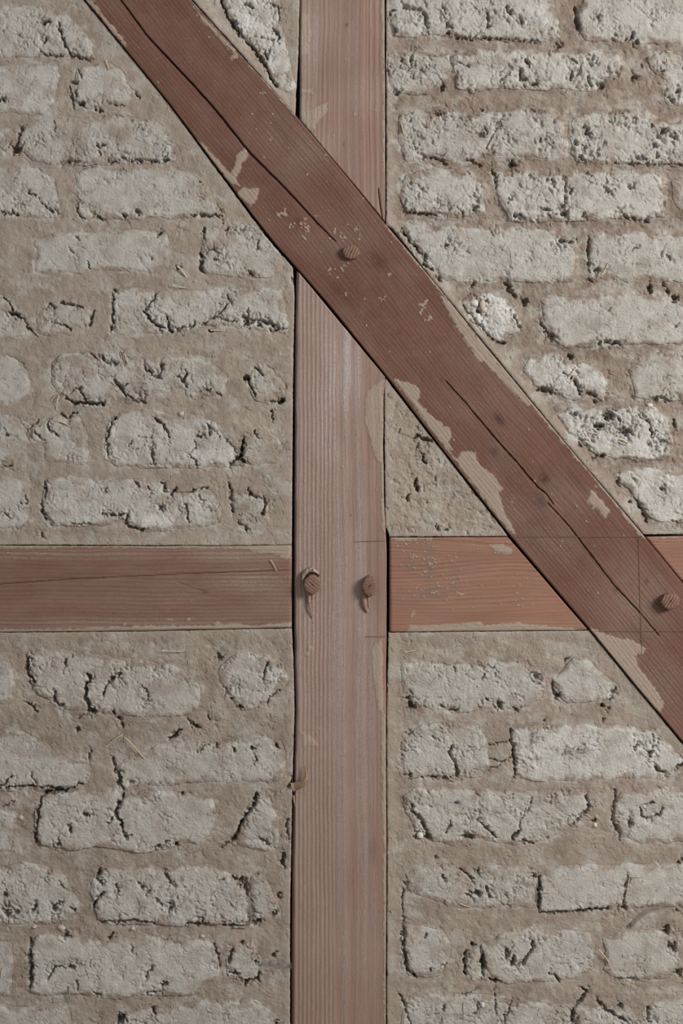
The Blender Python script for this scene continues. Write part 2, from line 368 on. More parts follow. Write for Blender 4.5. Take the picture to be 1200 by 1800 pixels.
# bricks: outline ; proud, roughness, dust, white
BR = {
'wall_upper_left': [
 ('-150,15 20,14 60,13 90,23 112,30 138,48 158,80 160,102 130,100 118,93 70,95 40,98 0,98 -150,95', 1.5,.7,.1,.1),
 ('-150,118 0,118 60,117 98,115 101,135 93,160 90,180 75,195 40,197 0,193 -150,195', 1,.4,.05,.15),
 ('137,123 180,112 195,115 215,128 222,150 240,165 225,172 195,178 175,190 150,188 140,180 133,165 137,140', 1.5,.35,.05,.15),
 ('-150,232 5,235 14,250 11,270 -150,275', 1,.7,.2,.1),
 ('35,240 50,217 85,208 150,212 200,205 250,210 285,225 300,255 305,280 285,285 230,283 180,287 150,288 100,285 60,282 40,262', 1,.7,.3,0),
 ('-150,300 30,297 65,300 90,315 95,340 102,360 103,378 70,378 40,378 0,372 -150,375', 1,.8,.1,.1),
 ('137,305 150,298 210,300 260,298 300,296 325,305 350,320 365,335 372,350 390,372 380,376 340,376 300,380 260,378 230,382 180,380 145,385 137,365', 1.5,.45,.1,.1),
 ('62,425 90,412 140,412 200,405 260,408 290,415 297,440 295,468 270,475 200,472 130,477 80,482 62,478 67,450', .5,.25,.1,.12),
 ('357,412 375,402 420,398 455,400 480,420 495,445 498,465 480,480 460,487 440,483 415,482 390,478 365,482 352,465 355,440', 1,.6,.25,.05),
 ('-150,520 0,525 15,530 35,553 42,565 40,585 20,592 -150,590', .6,.4,.3,.05),
 ('75,545 90,535 130,535 160,548 155,565 140,575 125,585 90,587 70,582 68,560', .5,.6,.45,.05),
 ('200,512 230,508 270,515 330,512 400,512 440,510 490,512 497,540 505,575 505,582 480,580 430,575 390,570 360,568 330,578 300,582 260,580 220,585 200,585 198,550', 1.5,.5,.08,.2),
 ('-150,630 0,630 10,625 40,640 50,670 52,700 20,705 -150,705', .5,.2,.2,.1),
 ('95,640 110,625 150,622 200,625 250,635 300,632 345,632 370,640 395,665 390,690 365,692 340,700 320,680 265,690 260,705 230,705 205,700 190,708 130,706 110,700 97,680', 1.5,.6,.3,.1),
 ('435,660 455,642 480,650 500,680 495,700 475,706 450,700 440,680', .8,.6,.45,.1),
 ('-150,735 20,732 40,745 50,770 40,790 25,812 -150,818', .8,.4,.2,.1),
 ('55,760 85,738 110,730 140,735 150,765 150,812 110,812 78,806 82,780 60,775', 1,.5,.25,.1),
 ('190,765 197,740 215,728 255,722 300,730 350,735 375,745 385,765 400,780 425,790 420,805 425,815 400,816 360,817 300,818 250,817 205,815 187,805 187,785', 2,.5,.12,.25),
 ('440,770 450,760 480,755 490,780 485,810 450,814 425,808 428,785', .8,.4,.65,0),
 ('-150,850 0,850 30,848 48,870 48,915 30,930 0,928 -150,930', .8,.5,.1,.12),
 ('80,845 120,838 155,845 180,855 215,845 240,845 265,855 330,870 360,860 380,875 385,905 375,918 330,925 290,930 250,932 240,920 215,908 180,920 120,922 90,920 78,895 80,870', 1.2,.5,.12,.22),
 ('410,870 425,865 455,868 470,890 468,915 455,930 425,928 415,910', 1,.6,.45,.1),
],
'wall_lower_left': [
 ('-150,1160 10,1160 20,1190 25,1215 15,1235 -150,1238', .6,.4,.15,.1),
 ('50,1150 70,1148 110,1150 150,1150 200,1160 260,1165 320,1180 345,1210 345,1240 330,1255 290,1258 230,1255 170,1247 150,1245 125,1245 95,1240 75,1220 62,1205 47,1180', 1.5,.6,.25,.1),
 ('390,1175 410,1155 440,1150 470,1155 495,1170 500,1195 490,1212 470,1230 450,1240 430,1245 410,1230 400,1215 385,1195', 1.5,.6,.25,.2),
 ('-150,1300 0,1295 40,1290 80,1310 100,1330 130,1345 155,1350 150,1375 125,1385 100,1388 50,1383 10,1388 -150,1385', 1,.4,.15,.12),
 ('205,1355 220,1340 250,1325 290,1310 330,1305 380,1310 430,1310 465,1298 490,1305 498,1330 495,1365 470,1372 430,1370 390,1372 350,1370 300,1378 260,1378 225,1385 212,1382 208,1370', 1,.4,.25,.08),
 ('-150,1420 0,1425 20,1435 22,1470 15,1495 -150,1500', .6,.4,.15,.1),
 ('67,1430 75,1400 90,1392 120,1388 150,1395 200,1395 215,1405 260,1395 320,1400 370,1410 378,1440 365,1465 345,1478 315,1480 280,1492 240,1495 195,1488 165,1485 130,1490 90,1485 72,1480 65,1455', 3,.5,.12,.1),
 ('430,1440 440,1420 455,1400 470,1405 485,1440 485,1480 465,1492 440,1490 420,1480 418,1465', 1.5,.5,.25,.05),
 ('-150,1530 10,1525 60,1522 100,1530 115,1555 135,1575 135,1605 100,1620 50,1622 0,1622 -150,1622', 2,.6,.08,.12),
 ('165,1545 180,1530 220,1530 280,1530 330,1525 390,1535 415,1545 430,1570 438,1590 440,1615 430,1627 390,1622 320,1622 270,1620 220,1622 185,1622 170,1600 165,1570', 3,.65,.1,.12),
 ('443,1545 460,1535 470,1555 480,1580 490,1600 460,1615 445,1620 443,1585', 1.5,.9,.3,.1),
 ('-150,1655 0,1655 15,1660 20,1700 15,1745 -150,1750', 1,.4,.15,.12),
 ('57,1660 70,1645 110,1650 160,1655 220,1655 280,1650 340,1655 370,1660 382,1690 378,1712 350,1730 345,1745 300,1748 260,1745 225,1750 180,1752 140,1745 100,1745 58,1745 53,1700', 3,.45,.05,.2),
 ('400,1690 415,1665 440,1658 455,1680 460,1710 450,1722 430,1728 405,1710', 1.5,.6,.2,.15),
 ('-150,1780 40,1775 70,1772 115,1768 122,1800 125,1870 -150,1870', 1,.4,.1,.2),
 ('205,1795 215,1785 250,1780 300,1775 370,1762 440,1760 480,1785 485,1870 200,1870', 1.5,.5,.15,.12),
],
'wall_top_centre': [
 ('385,-40 396,5 408,30 420,55 440,75 463,105 473,125 487,152 505,160 517,150 510,130 505,100 495,75 492,50 490,20 485,-40', 2.5,.6,.0,.5),
],
'wall_upper_right': [
 ('690,-25 750,-30 850,-30 920,-30 965,-25 972,10 980,40 978,65 950,70 900,68 840,66 800,63 760,58 720,60 695,58 685,30', 1.5,.7,.05,.15),
 ('1022,20 1035,-10 1100,-30 1200,-30 1290,-25 1295,65 1195,70 1160,72 1120,72 1080,70 1030,65 1020,45', 1.5,.7,.03,.1),
 ('682,98 720,97 770,97 790,95 793,110 780,130 782,155 760,160 720,162 692,160 684,130', .8,.8,.2,0),
 ('800,100 830,92 880,92 930,95 990,92 1040,90 1085,95 1090,120 1080,138 1060,140 1045,155 1030,158 1000,150 960,155 900,152 865,150 830,160 805,150', 1.2,.85,.1,.2),
 ('1140,100 1170,93 1200,92 1300,92 1300,180 1200,178 1185,183 1170,175 1175,140 1150,120', 1,.8,.1,.1),
 ('705,205 730,198 790,200 860,200 930,190 970,200 988,215 990,270 970,275 930,270 880,270 850,265 820,280 760,275 715,278 703,245', 1,.9,.15,.05),
 ('1015,205 1040,198 1110,198 1145,202 1150,215 1185,220 1200,215 1300,215 1300,288 1200,288 1140,285 1080,283 1020,283 1008,260 1008,220', 1.2,.9,.08,.1),
 ('715,312 740,302 790,300 825,305 848,325 852,350 850,368 820,375 790,378 760,372 720,370 705,345', 1,.7,.05,.2),
 ('878,310 920,305 980,310 1000,308 1060,305 1110,308 1160,308 1165,340 1165,378 1130,382 1090,380 1000,385 940,385 900,385 880,350 873,330', 1.3,.8,.05,.15),
 ('1185,320 1200,315 1310,312 1310,380 1200,375 1190,350', .5,.5,.5,0),
 ('703,405 720,397 760,400 830,403 900,402 970,405 985,420 1005,430 1008,460 1005,490 970,493 920,492 880,487 830,492 775,490 765,465 740,440 715,415', 1.3,.6,.03,.1),
 ('1040,420 1060,412 1110,412 1170,415 1200,418 1310,418 1310,490 1200,492 1150,490 1080,490 1045,488 1037,450', 1,.5,.08,.05),
 ('815,532 835,518 860,520 890,530 905,550 912,575 890,590 870,600 855,590 835,570 818,548', 2,.6,0,.75),
 ('955,530 980,525 1040,523 1100,522 1160,520 1195,535 1290,540 1290,600 1200,600 1150,602 1090,600 1040,605 1000,607 975,595 965,570', 1.2,.35,.05,.06),
 ('922,650 935,632 980,628 1010,640 1050,645 1065,680 1075,695 1060,702 1035,690 1010,700 985,690 960,685 940,672', 1.5,.7,.02,.5),
 ('1110,650 1130,630 1160,620 1200,618 1310,615 1310,700 1200,700 1160,702 1120,695', .8,.7,.25,.05),
 ('985,730 1000,720 1050,722 1090,718 1150,718 1170,740 1180,775 1175,800 1140,808 1110,805 1080,800 1050,795 1020,770 1000,755', 1.5,1.0,.03,.4),
 ('1085,835 1120,828 1170,825 1195,835 1310,832 1310,915 1200,915 1170,915 1140,905 1125,880 1110,860 1090,845', 1.2,.6,.02,.4),
],
'wall_middle_triangle': [],
'wall_lower_right': [
 ('710,1170 740,1165 790,1170 800,1168 860,1165 900,1168 945,1178 955,1200 950,1225 930,1235 900,1245 870,1240 820,1248 780,1245 735,1240 710,1215', 1,.7,.2,.12),
 ('975,1195 990,1185 1005,1160 1030,1162 1055,1185 1080,1205 1085,1215 1070,1228 1040,1232 1000,1230 982,1220', 1.2,.4,.15,.2),
 ('708,1310 720,1295 745,1278 800,1272 840,1280 852,1300 855,1345 845,1360 800,1370 760,1365 720,1365 708,1350', 1,.7,.12,.15),
 ('908,1285 930,1280 1000,1280 1080,1278 1120,1285 1150,1290 1170,1310 1195,1335 1201,1345 1195,1358 1160,1365 1100,1366 1030,1368 950,1370 910,1365 903,1320', 1.5,.6,0,.45),
 ('712,1400 730,1388 780,1388 830,1395 880,1398 940,1395 1000,1390 1025,1395 1030,1415 1015,1450 990,1455 960,1475 920,1482 880,1478 830,1470 800,1480 765,1478 740,1470 728,1450 715,1425', 1.5,.7,.12,.12),
 ('1080,1415 1095,1398 1130,1393 1180,1388 1300,1388 1300,1475 1200,1475 1150,1480 1110,1478 1085,1460 1077,1440', 1.8,.6,.15,.2),
 ('715,1540 740,1530 790,1525 840,1530 900,1525 935,1530 945,1560 940,1590 900,1593 870,1592 830,1595 790,1588 750,1575 720,1565', 1,.6,.3,.08),
 ('955,1540 980,1527 1040,1525 1090,1522 1140,1525 1200,1520 1300,1520 1300,1590 1200,1590 1140,1592 1090,1595 1030,1596 980,1602 950,1600 947,1570', 1.5,.35,.08,.15),
 ('712,1632 740,1630 775,1640 790,1665 785,1690 770,1712 745,1715 720,1710 712,1680', 1.5,.35,.12,.12),
 ('824,1674 843,1670 847,1700 843,1722 832,1720 822,1700', 1,.5,.2,.15),
 ('852,1665 880,1645 930,1635 1000,1640 1030,1642 1042,1665 1038,1700 1020,1718 980,1720 930,1725 890,1725 868,1715 854,1695', 1.5,.5,.12,.15),
 ('1066,1650 1110,1640 1160,1635 1185,1650 1190,1690 1180,1715 1130,1720 1085,1722 1066,1705', 1.2,.35,.15,.12),
 ('712,1760 740,1745 790,1752 850,1752 900,1770 930,1765 1000,1775 1010,1800 1005,1860 715,1860 708,1800', 1,.6,.2,.1),
 ('1018,1790 1040,1775 1080,1775 1120,1790 1150,1765 1200,1755 1300,1755 1300,1860 1016,1860', 1,.8,.2,.1),
],
'wall_far_right': [],
}
# cracks "w,d: x,y x,y ..." (width, depth)
CRACKS = '''
3,7:103,40 105,55 112,75 118,85 125,97 155,103|3,5:70,92 90,97 110,99|3,6:138,125 143,137|4,5:125,143 135,145|3,6:123,150 124,165 128,190|3,5:133,158 133,172
4,6:165,190 178,195|2,4:190,183 220,185|4,6:237,165 245,172|3,6:38,222 33,240 28,262|2.5,4:95,215 96,232|2.5,5:190,283 205,286|3,6:213,275 225,283 250,282 280,284
2,4:110,284 150,285|3,5:170,255 185,255|3,5:172,265 175,275|5,9:80,362 92,372|2.5,5:68,348 75,360|2.5,5:45,335 62,343|4,7:20,370 30,378|3,5:95,365 103,375|3,5:0,370 10,373
3,5:135,365 140,380 150,386|3.5,6:168,378 180,386|5,8:215,376 222,381|4,7:237,371 245,375|3,6:275,417 280,410 287,407|2,5:263,450 267,457|2,5:133,417 140,422|2.5,5:155,460 157,473|2.5,4:122,435 127,442
3,6:85,535 97,540|4,6:105,530 125,535 145,540|4,6:165,545 155,572|2.5,5:90,565 115,572 125,583|2.5,6:200,510 198,550 195,585|2.5,6:5,522 18,532 22,552 40,560 48,575 65,590
2,4:350,318 355,325|2.5,5:350,345 357,352|3,6:335,377 390,378|2,4:385,380 393,395|4,6:357,402 358,420|5,8:353,445 355,460 350,470 360,480|2.5,4:370,455 385,460|2.5,4:360,440 380,437|3,5:435,475 445,483|2,4:455,420 450,440
4.5,9:253,548 262,560 275,572 300,582|4,9:293,558 296,575 300,582|2.5,6:276,515 265,530 258,545|3,6:310,580 340,572 345,565|3,6:400,520 405,530 390,545 380,555 355,570|2.5,5:380,555 390,560 415,567|4.5,8:425,555 440,562 470,567 490,575|3,6:475,580 505,578|1.8,4:435,540 438,555|4,6:515,490 518,500
2.5,5:178,625 182,637 208,638|2.5,5:160,620 172,632|3.5,5:215,620 220,640|5,9:202,668 210,680 222,697|2.5,5:208,680 225,675|3,6:250,640 258,650 265,655|4,9:115,700 130,708 185,710|3,5:122,690 140,680 145,695 152,705|2.5,5:232,705 255,707|2.5,4:225,695 240,705|2.5,5:265,660 280,662 285,640
2.5,4:68,738 50,755|2.5,5:82,740 85,755 102,768|3,5:60,760 75,775|3,5:105,727 120,735 135,725|2.5,7:205,730 195,745 188,770 187,785 190,800|4.5,8:270,735 285,745 290,755|2,4:240,767 265,770 270,765|2,4:230,775 225,787|3,6:268,780 265,800 270,815
4,7:325,650 330,655 322,665 327,680|2.5,5:270,660 285,665|3,5:310,660 325,675|2.5,4:357,687 370,685|2.5,4:380,692 390,695|2.5,6:430,660 440,675 447,697|3.5,6:447,645 463,660|3.5,7:475,705 490,705|2.5,5:476,720 480,740
3,6:292,752 298,770|2.5,5:345,768 365,765 370,755 365,745|1.8,5:365,745 388,770|2.5,5:333,797 340,810 348,818|2,4:262,815 275,815|2,4:398,770 415,795 420,800|4.5,9:428,770 425,785 423,800 405,815|3,6:420,805 430,812|3,6:447,755 449,765 455,772|1.5,3:345,765 343,785 333,797
5,8:72,885 75,905 82,912|2.5,5:78,845 80,875|3.5,6:180,905 215,905 225,905 220,920 240,932 255,930|2.5,5:235,845 245,855|2.5,5:258,855 263,862|4.5,9:285,850 295,865|2,4:185,857 188,865|2.5,4:125,920 165,920|2.5,4:0,900 20,910|2.5,4:45,870 47,885|2.5,5:73,935 70,940 75,945|2.5,6:0,819 20,819
4.5,8:283,848 290,862 300,870 310,858|2.5,5:330,865 345,860 365,858|3,6:325,885 330,905 330,920|2,4:350,870 355,880|3.5,6:403,850 405,870 408,900|3,5:435,858 445,870 465,880|4,7:463,875 467,885 460,905|3,6:420,918 430,925 433,935
3.5,9:50,1153 47,1178 55,1190 60,1200|3,6:115,1160 113,1175|5.5,11:152,1183 157,1195 150,1205 150,1225 155,1240 160,1250|4.5,7:95,1215 95,1235 110,1240|4,6:45,1235 55,1240 65,1250|3,6:205,1185 195,1195 183,1208 183,1225|2.5,5:250,1205 258,1218 262,1230|4,8:208,1262 215,1278|2,3:125,1155 130,1150|4,7:137,1278 134,1287|3,5:135,1262 160,1252|3,5:160,1320 155,1335
3,6:0,1385 10,1375 20,1365|3,7:10,1386 50,1382 80,1383 115,1388 145,1378|1.8,4:55,1365 65,1380|4.5,9:75,1398 85,1391 115,1390|3,6:197,1330 200,1345 203,1360|5,9:210,1355 207,1375 215,1385
2.5,5:470,1165 465,1180 460,1200|3,5:398,1215 395,1225|4,7:415,1243 428,1245|2.5,5:490,1212 475,1225 465,1238|7,10:298,1299 306,1293 316,1284|3,6:327,1262 340,1275 350,1280|3,6:365,1255 370,1265|2.5,4:345,1325 365,1308|3,6:412,1315 410,1322|2,4:445,1320 450,1330 447,1345|5,7:483,1310 493,1315|3,6:515,1365 508,1380 502,1392
4,9:75,1400 68,1420 65,1450 63,1480|5,7:123,1448 124,1466|5.5,11:215,1395 210,1412 202,1430 212,1445 222,1475|3,6:188,1447 200,1435|2.5,5:222,1470 230,1468|4,7:270,1490 285,1485 300,1478|2.5,4:0,1420 25,1410|5,7:5,1580 12,1570|4,7:55,1605 65,1590|3,5:62,1607 68,1602|3,6:97,1590 115,1585|4,7:122,1595 132,1600|2.5,5:103,1547 112,1560
4,7:170,1540 175,1530 172,1545 178,1555|5,9:165,1595 170,1580 182,1570|4,7:205,1555 208,1570|3.5,6:243,1550 250,1560|3,5:265,1565 255,1572|2,4:272,1580 290,1597|3,6:180,1621 240,1618 270,1623
5.5,10:450,1395 447,1415 435,1428 425,1445 415,1470 403,1480|2.5,5:385,1490 405,1480|3.5,6:455,1475 475,1485|3,5:278,1490 290,1485|5,8:500,1500 495,1515 498,1525|2.5,5:505,1440 502,1455 508,1475
5,8:408,1540 420,1550 425,1545|13,6:431,1550 431,1574|2.5,4:395,1545 385,1550|3.5,6:290,1530 295,1545 305,1555|7,8:297,1602 303,1588|4,7:325,1623 365,1625|4.5,8:390,1626 430,1626|2.5,5:355,1610 360,1625|4,6:475,1610 485,1605|5,8:445,1625 458,1615
5,10:55,1653 53,1680 54,1700 53,1735|3,6:115,1700 95,1700 85,1720|2.5,5:135,1725 136,1740|4.5,7:165,1745 175,1748|2.5,4:230,1673 235,1665|3.5,6:255,1722 260,1710 268,1700|6,9:285,1732 293,1725|3,6:258,1745 280,1742|4,6:190,1650 200,1640|5,9:205,1802 213,1788
3,6:375,1660 382,1680 387,1700|5,7:408,1672 402,1692|4,7:403,1708 420,1712|5.5,9:455,1710 453,1720 432,1725 428,1732|5,6:475,1682 485,1676
6,5:710,10 740,20 750,35 750,50|4,7:783,35 785,45 795,48|3,5:775,10 780,18|3,5:850,15 857,25 858,50|6,6:890,10 898,25|2.5,5:800,65 900,69 950,73|2.5,4:803,110 815,115 825,115|5,7:925,105 930,115|6,8:915,123 915,140 923,140|3.5,6:933,145 945,150|3,6:853,220 855,235|2,4:880,210 855,260|3.5,6:755,275 785,287|3.5,6:820,280 850,290
7,6:1010,10 1015,45 1018,55|5,6:1100,70 1110,65|6,7:1005,125 1003,140|7,8:1035,135 1038,150|2.5,5:1000,100 1015,110|2,4:1020,115 1008,145|6,7:1175,170 1185,180|5,8:1028,222 1035,240|3,5:1022,255 1028,260|6,7:1120,275 1135,280|2.5,5:1080,286 1200,289
3,6:855,305 862,298 870,305|3,5:870,305 872,330|3.5,6:715,372 770,378|3.5,7:705,402 715,415 730,435 748,460|4,7:742,463 760,475|5,6:765,485 775,495|6,8:888,497 905,520|2.5,5:813,535 820,545 850,580 870,600|4,8:842,530 838,545 845,551|2.5,5:895,540 905,560 912,575
5,6:970,315 975,330|3,5:1005,330 1003,340|8,8:988,370 997,383|3.5,6:950,365 970,370|5,6:1095,378 1115,384|2.5,4:994,310 993,372|5,7:985,425 1005,425|3,5:1035,415 1033,445 1036,480|3,6:1030,490 1043,494|2,3:1110,440 1125,430|4,5:1170,445 1178,455|3,5:1165,495 1170,505
2,4:1075,540 1065,545|2,4:1185,575 1195,570|3.5,6:950,560 955,575 965,590|4.5,7:1050,605 1065,600 1090,605|4,6:873,600 885,603|7,8:945,685 960,683 970,690|6,8:1005,665 1015,675 1020,690|6,8:1030,690 1045,695|3,5:990,655 1000,660
7,9:1145,752 1147,768|3,5:1130,735 1140,745|5,6:1045,805 1062,800|5,6:1145,700 1165,700 1175,705|2.5,4:1085,845 1090,855|4,6:1120,880 1125,895 1137,915|3,5:1180,915 1190,920
3,7:728,770 735,767 750,772 760,775|2.5,4:730,790 735,780|4,7:740,797 745,810 748,815|5,8:728,843 732,855 735,862|3,5:715,880 718,870 722,868|2,4:698,760 708,755|2,4:765,837 763,845|4,6:765,925 770,930|3,5:828,865 842,872
4.5,9:383,-20 400,30 415,50 440,80 460,105 470,125 485,152|4,6:430,5 445,15|3,5:475,5 488,10 490,35|2.5,4:450,65 475,70 490,75|4.5,7:480,50 492,65 487,72|4.5,7:465,90 470,105
5,8:708,1228 718,1228 727,1245|2.5,4:797,1172 800,1180|3,4:845,1195 855,1185|4.5,6:940,1197 945,1187|3,5:790,1250 805,1250|3,4:770,1240 780,1245|4,7:795,1310 790,1325 800,1345 805,1358|2.5,5:710,1360 725,1365|2.5,5:740,1366 785,1366|3,5:760,1295 770,1300
3.5,7:898,1280 898,1300 903,1330 905,1365|2,4:860,1310 890,1305|2,4:860,1335 880,1340 895,1335|2.5,4:855,1355 880,1345|3.5,6:972,1200 973,1210 980,1225|3,5:1083,1205 1078,1218 1070,1230|3,5:990,1165 1005,1155|2.5,5:1120,1305 1115,1320|3,6:1147,1290 1150,1310 1143,1325|4,6:1150,1350 1170,1360|5,7:1185,1352 1200,1342
5,8:722,1415 728,1430 740,1440 748,1460 755,1475|3,6:792,1442 790,1455 782,1465|6,7:808,1471 832,1474|3.5,6:840,1442 860,1460 870,1470|2,4:935,1400 930,1420 915,1440 912,1460|6,9:900,1475 913,1460|5,7:915,1479 935,1482
2.5,5:800,1525 820,1535 835,1555|3,6:855,1560 860,1580|3,5:778,1540 782,1550|3,5:708,1550 718,1555|3.5,6:948,1540 947,1570 948,1600|2,4:840,1525 843,1540|2,4:708,1560 708,1620 706,1640|5,8:708,1640 712,1680 714,1705 730,1716
3.5,6:1030,1400 1035,1420 1020,1435 1008,1450|3.5,6:1080,1390 1082,1405 1077,1425 1077,1445 1088,1465 1090,1480|3,6:1125,1420 1128,1435 1145,1440 1160,1430 1165,1420|3,5:1130,1415 1150,1410|4,6:1200,1510 1190,1520|4,6:950,1604 1000,1602 1070,1597|3,6:1095,1592 1102,1550 1105,1540
2.5,4:775,1700 785,1695|3,4:745,1650 750,1640|5,10:818,1673 816,1695 817,1714|7,8:848,1680 848,1700 850,1715|6,9:860,1722 877,1727|4.5,7:890,1668 890,1685|6,9:903,1680 900,1700|5,8:935,1655 935,1670 920,1690 910,1700 895,1700|2.5,4:835,1740 820,1750 805,1750|1.8,4:870,1735 870,1780|3.5,6:900,1760 890,1785 885,1797|2.5,5:840,1765 835,1785|2.5,4:765,1785 785,1767|3,5:700,1745 712,1770 720,1800
5,7:965,1710 980,1720 985,1725|4.5,8:1020,1735 1030,1745 1025,1755 1010,1770 1005,1795|4,6:1083,1722 1115,1722|6,7:1050,1755 1060,1775 1080,1785 1100,1795|4.5,7:1140,1772 1138,1797
'''
# holes "x,y,rx,ry,depth"
HOLES = '''80,40,6,4,10 77,72,4,4,8 143,182,6,3,9 4,175,5,4,6 28,262,9,8,12 290,280,4,4,8 22,552,8,5,14 400,403,4,3,8 440,480,4,3,7 313,470,5,4,7 433,568,8,7,10 455,572,5,3,8 370,581,6,3,9
285,645,4,4,6 12,765,4,3,7 433,665,6,5,12 493,705,6,5,14 282,893,4,4,7 37,885,2.5,2.5,5 370,895,3,3,5 440,868,6,5,8 58,1198,4,4,9 160,1250,8,5,12 198,1192,5,4,8 208,1185,4,4,7 200,1252,3,3,6 385,1155,4,6,5 408,1228,3,3,6
380,1312,2,4,6 443,1315,5,4,7 151,1433,6,4,7 103,1482,4,6,8 12,1605,7,10,8 95,1598,5,6,10 28,1603,4,4,5 310,1484,4,4,9 320,1395,4,3,7 422,1552,4,6,9 490,1575,4,6,5 54,1720,5,9,11 125,1700,6,4,8 115,1645,7,6,7 270,1778,4,9,10 213,1792,8,9,13
425,1657,5,3,8 450,1692,3,4,7 485,1797,4,4,7 230,1375,8,4,4 55,1160,3,3,4 915,35,4,4,6 722,105,3,6,5 880,137,3,3,5 778,152,3,5,6 770,200,4,4,5 848,237,4,4,6 845,192,3,3,5 900,288,8,5,10 695,162,6,5,5 787,58,4,4,6
1050,28,4,4,5 980,80,7,6,5 1120,72,3,3,5 1055,150,6,6,7 1115,135,6,5,6 1127,113,4,4,5 1165,125,3,3,5 1192,160,5,5,5 1165,230,8,6,8 1145,222,4,4,5 1150,255,5,4,5 1185,240,5,6,5 950,245,4,4,5 1155,275,4,4,5 1012,250,4,6,5 1020,275,5,5,5
835,365,5,6,6 812,375,4,4,5 722,320,3,3,4 740,330,3,3,5 910,380,7,5,7 895,350,4,4,4 785,432,4,3,7 747,450,4,5,5 830,500,5,4,5 855,530,3,3,5 1068,335,4,6,5 1025,378,4,5,6 1135,388,5,4,6 1050,475,6,4,5 1143,508,5,8,9 1185,525,7,6,8 1175,512,5,4,6
922,530,6,7,6 970,592,9,7,6 1003,625,5,5,7 1070,733,9,9,11 1052,750,9,6,11 1100,759,12,6,11 1045,705,4,3,5 1017,780,3,4,5 1160,775,5,4,5 1185,745,4,7,6 1165,860,4,4,5 1107,882,3,3,4 785,932,4,2,5 722,1240,7,5,9 943,1190,5,4,6 878,1240,6,7,8 905,1246,7,5,7 857,1227,3,3,6
803,1360,5,6,8 785,1368,6,3,8 720,1290,8,4,3 980,1224,4,6,9 1057,1240,4,3,7 1068,1248,4,4,5 1060,1267,3,3,5 955,1268,3,3,4 1143,1325,5,6,9 750,1470,6,6,7 733,1470,5,5,5 820,1471,8,5,8 838,1570,8,6,9 825,1575,4,4,6 765,1508,4,5,4 938,1540,4,5,6
1107,1448,5,7,7 1045,1443,4,3,5 1097,1597,5,3,7 755,1705,3,4,6 831,1660,4,5,9 1090,1770,5,5,7 1170,1635,7,8,8 1180,1665,8,9,9 1193,1710,5,8,7 710,1640,4,10,5 890,1682,4,4,7 985,365,5,4,5 1190,1600,3,3,3'''
# loose or fallen patches that are only stained: x,y,rx,ry,amount
STAINS = '937,1300,9,16,.75 1008,1322,28,11,.8 945,1335,10,6,.5 925,30,12,20,.35 948,28,10,22,.35 805,1410,12,6,.5 845,1398,10,7,.4 697,30,8,20,.35 410,45,5,10,.5 1090,1640,8,8,.3'
WHITES = '930,25,10,18,.5 950,20,10,14,.6 958,40,6,10,.6 440,40,14,14,.4 485,1190,14,20,.45 1160,735,22,8,.5 1150,770,25,14,.3 1130,805,30,10,.4 200,780,8,25,.5 370,800,50,14,.4 280,915,40,12,.5 920,1210,20,12,.0 480,1340,14,28,.4'

# ------------------------------------------------------------------ relief maps of the whole wall (grid 1.5 mm)
G = 1.48
X0, Y0 = -110.0, -110.0
NX, NY = int(1420 / G) + 1, int(2020 / G) + 1
gx = (X0 + G * np.arange(NX)).astype(np.float32)
gy = (Y0 + G * np.arange(NY)).astype(np.float32)
X, Y = np.meshgrid(gx, gy)

def win(x0, y0, x1, y1, m):
    i0 = max(0, int((x0 - m - X0) / G)); i1 = min(NX, int((x1 + m - X0) / G) + 2)
    j0 = max(0, int((y0 - m - Y0) / G)); j1 = min(NY, int((y1 + m - Y0) / G) + 2)
    return slice(j0, j1), slice(i0, i1)

wX = X + 5.0 * gn(X / 26, Y / 26, 1) + 3.0 * gn(X / 9, Y / 9, 2)
wY = Y + 5.0 * gn(X / 26, Y / 26, 3) + 3.0 * gn(X / 9, Y / 9, 4)
cX = X + 4.5 * gn(X / 11, Y / 11, 5) + 3.4 * gn(X / 4.8, Y / 4.8, 6) + 1.5 * gn(X / 2.6, Y / 2.6, 16)
cY = Y + 4.5 * gn(X / 11, Y / 11, 7) + 3.4 * gn(X / 4.8, Y / 4.8, 8) + 1.5 * gn(X / 2.6, Y / 2.6, 18)

panel_sdf = {}
LEVEL = np.full(X.shape, -2, np.float32); MR = np.full(X.shape, .6, np.float32); BROWN = np.full(X.shape, .3, np.float32)
EDGE = np.full(X.shape, -99, np.float32)
for nm, poly in PANELS.items():
    P = np.array(poly)
    w = win(P[:, 0].min(), P[:, 1].min(), P[:, 0].max(), P[:, 1].max(), 6)
    d = sdf_poly(X[w], Y[w], poly)
    d = d + .35 + 1.5 * np.abs(gn(X[w] / 14, Y[w] / 14, 11)) + .8 * np.abs(gn(X[w] / 5, Y[w] / 5, 12))
    panel_sdf[nm] = (w, d)
    ins = d < 3
    l, r, bn = PPAR[nm]
    for A, v in ((LEVEL, l), (MR, r), (BROWN, bn)):
        A[w] = np.where(ins, v, A[w])
    EDGE[w] = np.where(ins, d, EDGE[w])

